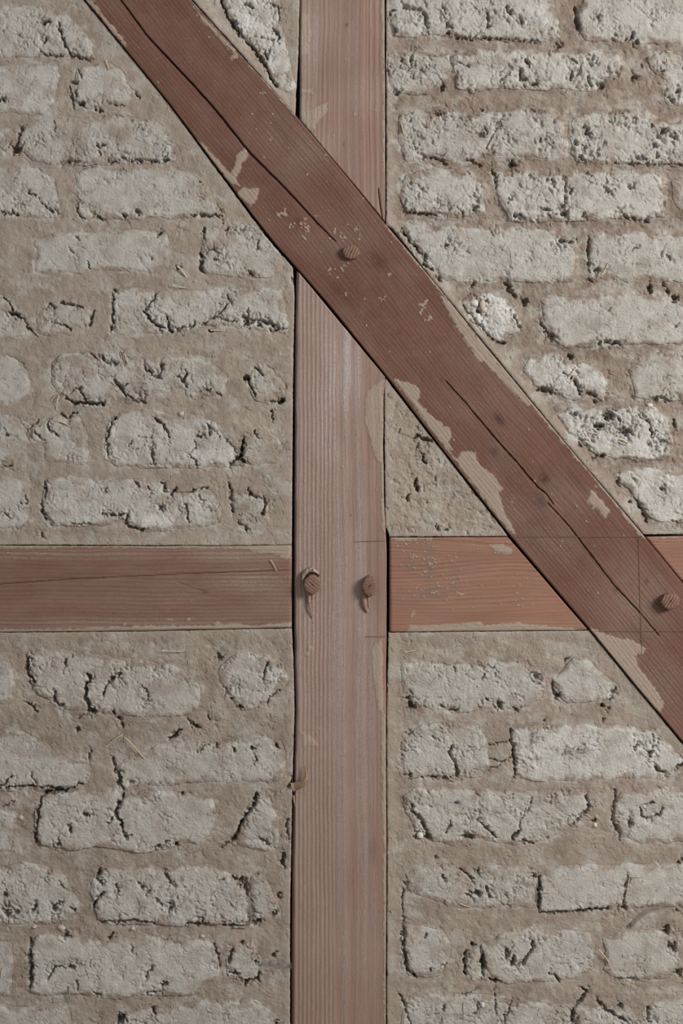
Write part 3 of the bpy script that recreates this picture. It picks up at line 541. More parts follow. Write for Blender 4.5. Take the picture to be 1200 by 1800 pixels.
SB = np.full(X.shape, 99, np.float32)
BRO = np.zeros(X.shape, np.float32); BDUST = np.zeros(X.shape, np.float32); BWH = np.zeros(X.shape, np.float32); BPR = np.zeros(X.shape, np.float32)
bricks = []
for nm, lst in BR.items():
    for s, proud, rough, dust, white in lst:
        poly = pts(s); P = np.array(poly)
        w = win(P[:, 0].min(), P[:, 1].min(), P[:, 0].max(), P[:, 1].max(), 16)
        d = sdf_poly(wX[w], wY[w], poly) - 3.0
        m = d < SB[w]
        tilt = RNG.uniform(-1, 1, 2)
        c = P.mean(0); ext = np.ptp(P, axis=0) / 2
        pr = proud + 0.8 * tilt[0] * (X[w] - c[0]) / ext[0] + 1.0 * tilt[1] * (Y[w] - c[1]) / ext[1]
        for A, v in ((SB, d), (BRO, rough), (BDUST, dust), (BWH, white), (BPR, pr)):
            A[w] = np.where(m, v, A[w])
        bricks.append((nm, w, d))

# hand-placed cracks and holes
CR = np.zeros(X.shape, np.float32); CRN = np.zeros(X.shape, np.float32)
for item in CRACKS.replace('\n', '|').split('|'):
    if not item.strip(): continue
    hd, body = item.split(':')
    w_, d_ = [float(a) for a in hd.split(',')]
    p = pts(body); P = np.array(p)
    w = win(P[:, 0].min(), P[:, 1].min(), P[:, 0].max(), P[:, 1].max(), 22)
    d, t = dist_line(cX[w], cY[w], p)
    ww = (w_ * .6 + .35) * (0.55 + 0.45 * np.sin(np.pi * np.clip(t * .9 + .05, 0, 1))) * (1 + .8 * gn(X[w] / 7, Y[w] / 7, 21))
    dep = d_ * 1.9 * (1 - ss(0.25, 1.25, d / np.maximum(ww, .8)))
    dep = dep * np.clip(.85 + 1.3 * gn(X[w] / 8, Y[w] / 8, 25), .12, 1.15)
    halo = 2.2 * min(1, d_ / 8) * (1 - ss(1, 7, d)) * ss(-.1, .45, gn(X[w] / 6, Y[w] / 6, 26) + .6 * gn(X[w] / 3, Y[w] / 3, 27))
    dep = np.maximum(dep, halo)
    CR[w] = np.maximum(CR[w], dep)
    CRN[w] = np.maximum(CRN[w], np.exp(-(d / 11) ** 2) * min(1, d_ / 8))
for item in HOLES.split():
    x, y, rx, ry, dp = [float(a) for a in item.split(',')]
    w = win(x, y, x, y, rx + ry + 14)
    q = np.sqrt(((cX[w] - x) / rx) ** 2 + ((cY[w] - y) / ry) ** 2) + .8 * gn(X[w] / 6, Y[w] / 6, 23) + .5 * gn(X[w] / 2.8, Y[w] / 2.8, 28)
    CR[w] = np.maximum(CR[w], dp * 1.9 * (1 - ss(.35, 1.3, q)) * np.clip(.9 + .9 * gn(X[w] / 5, Y[w] / 5, 29), .3, 1.2))
    CRN[w] = np.maximum(CRN[w], np.exp(-(np.maximum(q - 1, 0) * min(rx, ry) / 9) ** 2) * .9)

STAIN = np.zeros(X.shape, np.float32); WHT = np.zeros(X.shape, np.float32)
for src, A in ((STAINS, STAIN), (WHITES, WHT)):
    for item in src.split():
        x, y, rx, ry, am = [float(a) for a in item.split(',')]
        w = win(x, y, x, y, max(rx, ry) * 2)
        q = np.sqrt(((wX[w] - x) / rx) ** 2 + ((wY[w] - y) / ry) ** 2) + .7 * gn(X[w] / 8, Y[w] / 8, 24)
        A[w] = np.maximum(A[w], am * (1 - ss(.5, 1.2, q)))

inside = SB < 0
low = fbm(X, Y, 70, 2, 31)
# natural fine cracking, crumbling and straw prints
rough_b = np.clip(BRO * (.75 + 1.1 * fbm(X, Y, 48, 2, 33)), 0, 1.3)
rough = np.where(inside, rough_b, MR * .38)
rough = np.clip(rough + .55 * CRN, 0, 1.5)
f1, f2, rid = worley(wX + 2 * gn(X / 6, Y / 6, 41), wY + 2 * gn(X / 6, Y / 6, 42), 17, 3)
plates = (rid - .5) * ss(.02, .30, f2 - f1)
seam = (1 - ss(.0, .10, f2 - f1))
mask_c = ss(.12, .5, fbm(X, Y, 38, 2, 45) + .55 * (rough - .35))
fine = 1 - ss(.015, .085, np.abs(gn(cX / 15, cY / 15, 47)))
fine2 = 1 - ss(.02, .10, np.abs(gn(cX / 8, cY / 8, 48)))
h1, h2, _ = worley(cX + 5 * gn(X / 14, Y / 14, 43), cY + 5 * gn(X / 14, Y / 14, 44), 30, 9)
hair = (1 - ss(.008, .05, h2 - h1)) * ss(.0, .35, fbm(X, Y, 30, 2, 46) + .25 * inside)
pit = np.zeros(X.shape, np.float32)
for k_, (ang, sc, sd) in enumerate(((.9, 15, 51), (-.8, 17, 53), (1.5, 13, 55))):
    ca, sa = math.cos(ang), math.sin(ang)
    a_, b_ = cX * ca + cY * sa, -cX * sa + cY * ca
    p1, _, pr_ = worley(a_ * .42, b_, sc, sd)
    pit = np.maximum(pit, (1 - ss(.05, .17 + .12 * pr_, p1 + .07 * gn(X / 3.1, Y / 3.1, sd + 1))) * (pr_ > .5) * (.4 + .9 * pr_))
ppan = np.where(inside, ss(.25, 1.1, rough), .22 * MR + .25 * CRN + .1) * (.35 + 1.3 * ss(-.1, .4, fbm(X, Y, 33, 2, 57)))
URM = ((X > 678) & (Y < 940)).astype(np.float32)
ppan = np.clip(ppan * (.65 + .45 * URM), 0, 1)

hf = .75 * gn(X / 4.6, Y / 3.6, 61) + .55 * gn(X / 2.7, Y / 2.3, 62)
crumb = fbm(X, Y, 11, 3, 63, .6)
common = CR + mask_c * (2.6 * fine * (.3 + rough) + 1.2 * fine2 * rough) + pit * ppan * 4.0 + hair * 2.6 * np.clip(.25 + rough, 0, 1)

MO = (LEVEL + 2.2 * fbm(X, Y, 60, 2, 65) + .9 * fbm(X, Y, 20, 2, 66)
      + MR * (1.3 * crumb + 1.1 * hf + .25 * plates))
MO = MO - URM * 1.8 * ss(0, 10, SB) * ss(0, -40, EDGE + 14)
edge_w = ss(-22, -3, EDGE)
MO = MO * (1 - .75 * edge_w) - .2 * edge_w
MO = MO - common
DBR, _ = dist_line(X, Y, pts('200,-160 335,0 428,103 521,205 600,300 680,398 768,503 851,607 1000,788 1130,941 1201,1028'))
upper = (X > 205) & (EDGE > -60) & (Y < 950)
MO = MO + 3.4 * ss(30, 3, DBR) * upper * (DBR < 40)
MO = MO - 1.0 * ss(-1.8, 0.8, EDGE)
MO = MO - 1.2 * ss(3, -2, SB) - 18 * ss(-1, -8, SB)

BH = (LEVEL * .5 + BPR + 1.7 * fbm(X, Y, 42, 2, 67)
      + rough * (.8 * plates * ss(.3, .8, rough) - .8 * seam * mask_c + 1.7 * crumb) + (.55 + .85 * rough) * hf)
BH = BH - 1.5 * ss(-9, 0, SB) ** 2 - 20 * ss(.5, 6, SB) - common
BH = BH - 2.5 * ss(-4, 1, EDGE)

# colour fields (clay colour of the piece itself: mortar smeared on brick faces, browner mortar, limey bricks)
TN = SB + 20 * gn(X / 34, Y / 20, 71) + 9 * gn(X / 9, Y / 7, 76) + 1.5
edge_tan = ss(-7, 6, TN)
blot = ss(-.12, .5, fbm(X * .8, Y, 42, 4, 72, .6))
ULM = ((X < 520) & (Y < 958)).astype(np.float32)
tanB = np.clip(BDUST * .7 + edge_tan * .95 + blot * (.34 + .14 * ULM + .5 * BDUST), 0, 1)
tanM = np.clip((.12 + .88 * edge_tan) - .5 * ss(.0, .5, fbm(X * .7, Y, 40, 4, 73, .6)), 0, 1)
tanM = np.maximum(tanM, np.clip(BDUST, 0, 1) * .6)
darkF = np.clip(BROWN + .5 * fbm(X, Y, 60, 3, 74), 0, 1)
darkF = darkF * (1 - .65 * edge_w)
whiteB = np.clip(BWH * (.7 + .9 * fbm(X, Y, 30, 2, 75)) + WHT, 0, 1)

def grid_mesh(name, w, H, keep, dat, parent, mat, sdf=None, back=-62.0):
    """relief patch with side walls down to `back`; verts just outside sdf are pulled onto its zero line"""
    x = X[w].copy(); y = Y[w].copy(); h = H[w]
    ny, nx = x.shape
    if sdf is not None:
        gyv, gxv = np.gradient(sdf, G)
        ln = np.sqrt(gxv ** 2 + gyv ** 2) + 1e-6
        out = np.clip(sdf, 0, 4)
        x = x - out * gxv / ln; y = y - out * gyv / ln
    fm = keep[:-1, :-1] & keep[1:, :-1] & keep[:-1, 1:] & keep[1:, 1:]
    jj, ii = np.nonzero(fm)
    a = jj * nx + ii
    F = np.stack([a, a + nx, a + nx + 1, a + 1], 1)
    # rim edges
    E = np.concatenate([F[:, [0, 1]], F[:, [1, 2]], F[:, [2, 3]], F[:, [3, 0]]])
    key = np.minimum(E[:, 0], E[:, 1]).astype(np.int64) * (nx * ny) + np.maximum(E[:, 0], E[:, 1])
    u, idx, cnt = np.unique(key, return_index=True, return_counts=True)
    rim = E[idx[cnt == 1]]
    used, inv = np.unique(F.ravel(), return_inverse=True)
    F = inv.reshape(F.shape)
    mp = np.full(nx * ny, -1, np.int64); mp[used] = np.arange(len(used))
    V = to_world(x.ravel()[used], y.ravel()[used], h.ravel()[used])
    D = dat[w].reshape(-1, 4)[used]
    r = mp[rim]
    rv, rinv = np.unique(r.ravel(), return_inverse=True)
    rinv = rinv.reshape(r.shape)
    VB = V[rv].copy(); VB[:, 1] = -back * S
    n0 = len(V)
    FS = np.stack([r[:, 1], r[:, 0], n0 + rinv[:, 0], n0 + rinv[:, 1]], 1)
    V = np.concatenate([V, VB]); D = np.concatenate([D, D[rv]])
    return mesh_obj(name, V, np.concatenate([F, FS]), mat, parent, dat=D)

datM = np.stack([tanM, darkF, np.clip(WHT * .4, 0, 1), STAIN * .5], -1).astype(np.float32)
datB = np.stack([tanB, darkF, whiteB, STAIN], -1).astype(np.float32)

WALLS = {}
for nm in PANELS:
    w, d = panel_sdf[nm]
    keep = (d < G * 1.5) & (SB[w] > -9)
    o = grid_mesh(nm, w, MO, keep, datM, None, EARTH, sdf=d)
    tag(o, PLABEL[nm], 'wall', None, 'structure')
    WALLS[nm] = o
for nm, w, d in bricks:
    wd, dd = panel_sdf[nm]
    full = np.full(X.shape, 9, np.float32); full[wd] = dd
    keep = (d < 6) & (full[w] < -.5)
    grid_mesh('brick', w, BH, keep, datB, WALLS[nm], EARTH)
VIS = np.maximum(MO, np.where(SB < 6, BH, -99))
def hgt(x, y):
    i = int(round((x - X0) / G)); j = int(round((y - Y0) / G))
    return float(VIS[max(0, min(NY - 1, j)), max(0, min(NX - 1, i))])

# unseen backing slab added behind timbers and bricks to stop light leaking through gaps
def box(name, x0, x1, y0, y1, h0, h1, mat, parent=None):
    V = np.array([W(x, y, h) for h in (h1, h0) for y in (y0, y1) for x in (x0, x1)])
    F = np.array([[0, 2, 3, 1], [4, 5, 7, 6], [0, 4, 6, 2], [1, 3, 7, 5], [0, 1, 5, 4], [2, 6, 7, 3]])
    D = np.tile(np.array([[1, .4, 0, 0]], np.float32), (8, 1))
    return mesh_obj(name, V, F, mat, parent, dat=D, smooth=False)
tag(box('wall_backing', -1400, 2600, -400, 2400, -170, -128, EARTH), 'unseen earth backing slab behind the timbers, added to keep light out of the gaps', 'wall', None, 'structure')
tag(box('floor', -2200, 3400, 2400, 2440, -170, 4200, EARTH), 'bare earth floor at the foot of the wall', 'floor', None, 'structure')

# ------------------------------------------------------------------ timbers
def resample(P, n):
    P = np.asarray(P, np.float64)
    seg = np.sqrt((np.diff(P, axis=0) ** 2).sum(1)); c = np.concatenate([[0], np.cumsum(seg)]) / seg.sum()
    t = np.linspace(0, 1, n)
    return np.stack([np.interp(t, c, P[:, 0]), np.interp(t, c, P[:, 1])], 1)

def timber_patch(E0, E1, axis, base, back, seed, ring_sc, relief, knots=(), cracks=(), smears=(), dusts=(), specks=(),
                 cham0=(3, 2), cham1=(3, 2), chamS=(0, 0), chamE=(0, 0), du=3.4, dv=1.4, wob=.8, ring_fn=None, gdrift=7.0, dust0=0.0):
    """solid piece between two long edges E0 and E1; returns V, F, dat, guv"""
    L = max(np.sqrt((np.diff(np.array(e), axis=0) ** 2).sum(1)).sum() for e in (E0, E1))
    Wd = max(np.hypot(*(np.array(E0[0]) - np.array(E1[0]))), np.hypot(*(np.array(E0[-1]) - np.array(E1[-1]))))
    ns, nt_ = int(L / du) + 2, int(Wd / dv) + 2
    A = resample(E0, ns); B = resample(E1, ns)
    t = np.linspace(0, 1, nt_)
    px = A[:, None, 0] * (1 - t) + B[:, None, 0] * t
    py = A[:, None, 1] * (1 - t) + B[:, None, 1] * t
    ax = np.array(axis, float); ax /= np.hypot(*ax); nn = np.array([-ax[1], ax[0]])
    u = px * ax[0] + py * ax[1]; v = px * nn[0] + py * nn[1]
    g = v + gdrift * gn(u / 420, v / 120, seed) + 1.6 * gn(u / 90, v / 30, seed + 1)
    kn = np.zeros(px.shape)
    for (kx, ky, ru, rv, amp, dk) in knots:
        ku, kv = kx * ax[0] + ky * ax[1], kx * nn[0] + ky * nn[1]
        q = ((u - ku) / ru) ** 2 + ((v - kv) / rv) ** 2
        g = g + amp * np.sign(v - kv + .01) * np.exp(-q / 5) * (1 - np.exp(-np.abs(v - kv) / 4))
        kn = np.maximum(kn, dk * (.75 * (1 - ss(.35, 1.25, np.sqrt(q) + .35 * gn(px / 5, py / 5, seed + 9))) + .25 * np.exp(-6 * q)))
    r1 = gn(g / ring_sc, np.zeros_like(g) + .37 * seed, seed + 2) * 1.5 + .5 * gn(g / (ring_sc * .45), np.zeros_like(g) + .7, seed + 3)
    ring = np.clip(.5 + r1, 0, 1)
    if ring_fn is not None: ring = ring_fn(px, py, ring, g)
    h = base + relief * (ring - .5) + .5 * gn(u / 160, v / 60, seed + 4) + .18 * gn(u / 20, v / 3, seed + 5)
    e0 = t * Wd; e1 = (1 - t) * Wd
    for e, (cw, cdp) in ((e0[None, :], cham0), (e1[None, :], cham1)):
        if cw:
            ee = e + wob * 1.5 * gn(u / 35, v / 35 + 0 * u, seed + 6)
            h = h - cdp * (1 - ss(0, cw, ee))
    sl = np.linspace(0, 1, ns)[:, None] * L
    for e, (cw, cdp) in ((sl, chamS), (L - sl, chamE)):
        if cw: h = h - cdp * (1 - ss(0, cw, e))
    sx = px + 3 * gn(px / 9, py / 9, seed + 7); sy = py + 3 * gn(px / 9, py / 9, seed + 8)
    sm = np.zeros(px.shape)
    for poly in smears:
        d = sdf_poly(sx, sy, poly)
        sm = np.maximum(sm, 1 - ss(-8, 7, d))
    for (x, y, r) in specks:
        d = np.hypot(sx - x, (sy - y)) / r
        sm = np.maximum(sm, .95 * (1 - ss(.5, 1.3, d)))
    ds = np.zeros(px.shape) + dust0 * (1.0 - .8 * ss(635, 668, px + 14 * gn(px / 30, py / 160, seed + 14)) * (dust0 > .3)) * (1 - .45 * ss(1150, 1700, py))
    for (x, y, rx, ry, am) in dusts:
        ds = np.maximum(ds, am * np.exp(-((px - x) / rx) ** 2 - ((py - y) / ry) ** 2))
    h = h + .7 * ss(.4, .8, sm) * (1 + .6 * gn(px / 5, py / 5, seed + 10))
    for (cw, cdp, p) in cracks:
        d, tt = dist_line(px + .8 * gn(px / 12, py / 12, seed + 11), py, p)
        wv = cw * .5 * (.35 + .65 * np.sin(np.pi * np.clip(.08 + .86 * tt, 0, 1)))
        h = h - cdp * (1 - ss(.5, 1.35, d / np.maximum(wv, .7)))
    # tiny shift so the edges are not ruler straight
    ew = wob * gn(u / 60, v * 0 + seed, seed + 12)
    px = px + ew * nn[0]; py = py + ew * nn[1]
    V = to_world(px.ravel(), py.ravel(), h.ravel())
    D = np.stack([ring, sm, np.clip(ds, 0, 1), kn], -1).reshape(-1, 4)
    GU = np.stack([u * S, g * S, 0 * u], -1).reshape(-1, 3)
    i = np.arange(ns - 1)[:, None] * nt_ + np.arange(nt_ - 1)[None, :]
    i = i.ravel()
    F = np.stack([i, i + 1, i + nt_ + 1, i + nt_], 1)
    rim = np.concatenate([np.arange(nt_), np.arange(1, ns) * nt_ + nt_ - 1,
                          (ns - 1) * nt_ + np.arange(nt_ - 2, -1, -1), np.arange(ns - 2, 0, -1) * nt_])
    n0 = len(V)
    VB = V[rim].copy(); VB[:, 1] = -back * S
    m = len(rim); k = np.arange(m); k2 = (k + 1) % m
    FS = np.stack([rim[k2], rim[k], n0 + k, n0 + k2], 1)
    V = np.concatenate([V, VB]); D = np.concatenate([D, D[rim]]); GU = np.concatenate([GU, GU[rim] + np.array([0, 0, .05])])
    # orientation: front faces must look at -Y
    a, b, c = V[F[0, 0]], V[F[0, 1]], V[F[0, 2]]
    if np.cross(b - a, c - a)[1] > 0:
        F = F[:, ::-1]; FS = FS[:, ::-1]
    # back cap
    cen = np.array([[V[:, 0].mean(), -back * S, V[:, 2].mean()]])
    FC = np.stack([n0 + k, n0 + k2, np.full(m, n0 + m)], 1)
    V = np.concatenate([V, cen]); D = np.concatenate([D, D[:1]]); GU = np.concatenate([GU, GU[:1]])
    return V, [np.concatenate([F, FS]), FC], D, GU

def plain_block(x0, x1, y0, y1, h0, h1):
    V = np.array([W(x, y, h) for h in (h1, h0) for y in (y0, y1) for x in (x0, x1)])
    F = np.array([[0, 2, 3, 1], [4, 5, 7, 6], [0, 4, 6, 2], [1, 3, 7, 5], [0, 1, 5, 4], [2, 6, 7, 3]])
    D = np.tile(np.array([[.5, 0, 0, 0]], np.float32), (8, 1))
    return V, [F, np.zeros((0, 3), int)], D, V.copy()

def block_poly(poly, h0, h1):
    """prism on a quadrilateral outline"""
    V = np.array([W(x, y, h1) for x, y in poly] + [W(x, y, h0) for x, y in poly])
    F = np.array([[0, 1, 2, 3], [7, 6, 5, 4]] + [[i, i + 4, (i + 1) % 4 + 4, (i + 1) % 4] for i in range(4)])
    D = np.tile(np.array([[.5, 0, 0, 0]], np.float32), (8, 1))
    return V, [F, np.zeros((0, 3), int)], D, V.copy()

def join(pieces):
    V, Q, T, D, U = [], [], [], [], []
    n = 0
    for v, f, d, g in pieces:
        V.append(v); D.append(d); U.append(g); Q.append(f[0] + n); T.append(f[1] + n); n += len(v)
    return np.concatenate(V), [np.concatenate(Q), np.concatenate(T)], np.concatenate(D), np.concatenate(U)

def timber(name, pieces, mat, label, cat, group=None):
    V, F, D, U = join(pieces)
    o = mesh_obj(name, V, F, mat, None, D, U)
    return tag(o, label, cat, group)

# --- the brace
BL = pts('20,-160 150,0 299,183 447,382 480,424 576,533 680,662 774,785 892,936 1041,1112 1201,1306 1362,1502')
BRt = pts('200,-160 335,0 428,103 521,205 600,300 680,398 768,503 851,607 1000,788 1130,941 1201,1028 1362,1222')
brace_knots = [(950, 882, 15, 10, 5, 1.0), (877, 738, 14, 7, 4, .8), (868, 794, 10, 7, 3, .75), (956, 843, 10, 7, 3, .75), (1015, 848, 28, 8, 8, .5),
               (665, 462, 22, 10, 7, .55), (600, 515, 26, 8, 7, .5), (525, 388, 8, 6, 3, .4), (490, 222, 12, 7, 5, .3), (288, 128, 10, 5, 2, .25), (777, 668, 5, 4, 1, .5),
               (880, 985, 4, 3, 1, .5), (1080, 1040, 5, 4, 1, .6), (1135, 1022, 4, 4, 1, .9), (700, 585, 9, 5, 3, .3), (455, 330, 9, 4, 2, .2)]
brace_knots = [(a, b, c * 1.3, d * 1.35, e, min(1, f * 1.25)) for a, b, c, d, e, f in brace_knots]
brace_cracks = [(2.9, 13, pts('185,-60 212,0 260,65 340,150 380,195 440,270 500,330 560,395 590,425')),
                (1.9, 11, pts('783,670 815,705 865,765 910,815 945,857 960,868 972,886')),
                (1.9, 10, pts('963,885 1000,925 1030,965 1080,1030 1125,1078 1157,1117'))]
edge_strip = [(200, -160), (335, 0), (428, 103), (521, 205)]
brace_smears = [pts('198,-160 333,0 372,42 424,100 470,151 515,200 521,205 524,203 430,100 338,-2 202,-164'), pts('676,398 764,503 792,536 846,607 900,675 996,788 1050,852 1124,941 1133,941 1003,786 854,605 770,500 682,396'),
 pts('150,0 163,0 188,35 215,65 222,85 205,68'), pts('345,246 362,258 392,292 412,312 424,330 404,322 368,278'),
                pts('417,268 432,262 436,276 426,288 424,302 410,318 404,306 412,292'), pts('426,330 440,332 455,330 453,352 440,364 428,352 416,346 418,338'),
                pts('690,666 720,673 736,684 738,700 732,706 748,720 765,738 792,752 793,764 788,778 800,795 778,785 752,750 716,700'),
                pts('808,795 818,794 835,796 838,812 848,822 870,838 884,860 874,868 884,892 888,905 900,925 905,940 893,932 852,880 812,828 785,790 803,806'),
                pts('1036,1104 1080,1120 1110,1124 1136,1140 1126,1150 1114,1152 1122,1172 1148,1205 1166,1236 1160,1252 1140,1244 1100,1195 1060,1140'),
                pts('770,518 792,532 862,625 935,712 926,716 852,640 836,634 828,614 808,588'), pts('1038,858 1050,872 1072,900 1062,912 1050,894 1032,884'),
                pts('340,8 352,24 420,96 415,100 352,35'), pts('404,102 414,96 418,101 408,108'), pts('1085,888 1110,920 1135,948 1126,946 1094,908')]
rs = np.random.RandomState(3)
brace_specks = [(495, 376, 6), (488, 378, 4), (502, 374, 4), (513, 396, 4), (535, 388, 4), (541, 397, 5), (539, 405, 4), (534, 417, 4), (527, 394, 3), (556, 383, 2.5), (575, 371, 2.5), (587, 408, 4), (600, 414, 4), (604, 420, 3), (625, 408, 4), (632, 414, 4), (583, 420, 3),
                (579, 474, 4), (602, 471, 4), (607, 464, 3), (593, 488, 3), (610, 517, 3), (684, 482, 4), (668, 528, 2.5), (676, 527, 3), (745, 535, 5), (740, 545, 6), (752, 560, 5), (463, 165, 3), (470, 214, 2.5), (448, 229, 2.5), (612, 395, 3), (1045, 885, 5), (1040, 875, 4)]
_m = brace_specks; brace_specks = []
for x_, y_, r_ in _m:
    for _ in range(5):
        brace_specks.append((x_ + rs.randn() * r_ * .75, y_ + rs.randn() * r_ * .75, r_ * rs.uniform(.35, .62)))
for _ in range(70):
    t_ = rs.rand(); q_ = rs.rand()
    a_ = resample(BL, 200)[int(t_ * 199)]; b_ = resample(BRt, 200)[int(t_ * 199)]
    p_ = a_ * (1 - q_) + b_ * q_
    brace_specks.append((p_[0], p_[1], rs.uniform(1.2, 2.4)))
brace_dust = [(545, 260, 45, 45, .5), (480, 240, 30, 40, .35), (1000, 880, 60, 30, .35), (1120, 1060, 70, 60, .5), (1080, 1150, 60, 60, .5), (960, 960, 60, 40, .3), (1160, 1200, 50, 60, .4), (870, 700, 90, 60, .2), (620, 420, 60, 50, .25), (900, 900, 40, 40, .3)]
def fine_rings(period, amt):
    def f(px, py, ring, g):
        ln = .5 + .5 * np.sin(2 * np.pi * g / period + 1.6 * gn(g / 26, px * 0 + 3.3, 97) + .9 * gn(px / 45, py / 45, 98))
        ln = ln ** 1.4
        return np.clip(amt * ln + (1 - amt) * ring, 0, 1)
    return f
brace = timber('timber_brace', [timber_patch(BL, BRt, (1050, 1290), 3.2, -58, 101, 3.6, .5, brace_knots, brace_cracks, brace_smears, brace_dust, brace_specks,
               cham0=(2.2, 1.2), cham1=(3, 1.2), gdrift=10, wob=.25, ring_fn=fine_rings(6.6, .5))], WOOD_BRACE,
               'long reddish brown diagonal timber brace crossing the whole wall, with two drying cracks', 'timber')

# --- the post, lapped behind the brace
post_dust = [(600, 640, 45, 140, 1.0), (575, 740, 45, 170, .7), (590, 950, 50, 160, .4), (600, 1300, 60, 260, .38), (560, 1500, 40, 300, .3), (640, 1250, 25, 200, .4), (620, 1650, 60, 200, .3), (548, 1000, 25, 500, .35)]
post_up_dust = [(545, 60, 18, 120, .6), (540, 200, 20, 60, .6), (600, 60, 60, 90, .25), (640, 160, 40, 60, .3), (560, 260, 40, 50, .4)]
PU0 = pts('528,-160 527,0 526.5,209'); PU1 = pts('675.5,-160 675.5,0 676.5,200 677,390')
post_up = timber_patch(PU0, PU1, (0, 1), 0, -120, 131, 4.6, .6,
    smears=[pts('527,22 542,24 546,60 540,95 527,100'), pts('527,196 545,192 575,180 573,200 560,210 552,228 540,230 528,206'), pts('528,154 550,155 549,165 528,166'),
            pts('668,-10 676,-10 676,120 671,100'), pts('672,120 677,120 677,300 672,300'), pts('656,190 662,190 662,196 656,196')],
    specks=[(550, 245, 4), (606, 105, 1.5), (622, 200, 2), (585, 240, 2)], dusts=post_up_dust, dust0=.12, cham0=(5, 3), cham1=(1.6, .8), cracks=[(2.2, 5, pts('664,330 668,360 672,388'))],
    knots=[(609, 44, 5, 4, 1.5, .9), (604, 254, 5, 3, 1, .5)])
def post_ring(px, py, ring, g):
    xx = px + 2.5 * gn(px / 60, py / 330, 91) + .8 * gn(px / 20, py / 60, 92)
    fine_l = .5 + .5 * np.sin(2 * np.pi * xx / (7.4 + 0 * xx) + .8 * gn(xx / 9, py / 500, 93))
    band = np.clip(.5 + 1.5 * gn(xx / 13, py / 900, 94) + .25 * gn(xx / 3, py / 70, 95), 0, 1)
    wl = ss(600, 572, px + 12 * gn(px / 40, py / 200, 96))
    return wl * (.2 + .7 * fine_l) + (1 - wl) * (.75 * band + .25 * ring)
PL0 = pts('521,474 519,520 517.5,700 517,900 516,1060 517.5,1160 519,1250 516,1370 513,1500 512,1700 512,1960')
PL1 = pts('677,663 674,700 673,780 675,880 679,960 679,1110 678,1250 679,1500 678,1700 678,1960')
post_lo = timber_patch(PL0, PL1, (0, 1), 0, -120, 137, 5.6, 1.0,
    smears=[pts('642,690 655,678 673,668 674,760 671,818 658,806 650,772 640,745'), pts('668,815 675,815 676,940 670,930'), pts('651,1140 672,1122 673,1262 661,1240 654,1180'),
            pts('668,1262 678,1250 678,1500 672,1480'), pts('672,1500 679,1500 678,1800 674,1800'), pts('528,1285 555,1300 560,1312 530,1312'), pts('534,1000 545,996 548,1006 536,1014')],
    specks=[(560, 1280, 2), (555, 1420, 2), (600, 820, 2), (535, 845, 2), (545, 1140, 6), (540, 1150, 5), (662, 860, 2)], dusts=post_dust, cham0=(7, 10), cham1=(1.6, .8), dust0=.42,
    knots=[(616, 906, 4, 3, 1, .8), (655, 1495, 30, 9, 6, .35), (658, 1203, 4, 2, 1, .8)], gdrift=12, ring_fn=post_ring)
post_lap = block_poly([(530, 175), (674, 380), (670, 690), (524, 500)], -119, -61)
post = timber('timber_post', [post_up, post_lo, post_lap], WOOD_POST, 'upright pale dusty timber post with two peg ends beside each other', 'timber')

# --- left rail
rail_l = timber('timber_rail', [timber_patch(pts('-160,959 0,959 200,960 400,960 512.5,958'), pts('-160,1111 0,1111 250,1109 400,1106 512.5,1103'), (1, 0), 0, -120, 151, 5.6, .9,
    knots=[(360, 1041, 8, 5, 5, .75), (150, 1010, 60, 12, 5, .1), (200, 1078, 4, 3, 1, .5), (147, 1076, 4, 3, 1, .5)],
    cracks=[(1.6, 5, pts('-60,1030 0,1027 130,1018 300,1010 512,1002')), (.9, 1.5, pts('310,1023 340,1034 357,1040'))],
    smears=[pts('-160,955 120,957 120,962 60,964 -160,964'), pts('120,956 513,956 513,984 500,984 486,976 450,972 430,964 300,964 120,962'), pts('-160,1106 100,1105 230,1102 240,1098 330,1101 420,1095 440,1100 513,1093 513,1112 -160,1114'), pts('376,1094 385,1092 390,1098 378,1104'), pts('290,1087 302,1086 303,1092 292,1092')],
    dusts=[(440, 1020, 70, 25, .6), (480, 1060, 50, 40, .35), (100, 975, 300, 10, .45), (420, 975, 120, 14, .6), (200, 1095, 300, 14, .4), (280, 1060, 200, 50, .2)],
    specks=[(332, 1089, 3.5), (335, 1058, 2), (218, 1098, 3)], cham0=(3, 2), cham1=(3, 2), chamE=(4, 3), ring_fn=fine_rings(7.2, .6))],
    WOOD_RAIL, 'reddish brown horizontal timber rail left of the post with a thin crack along it', 'timber')

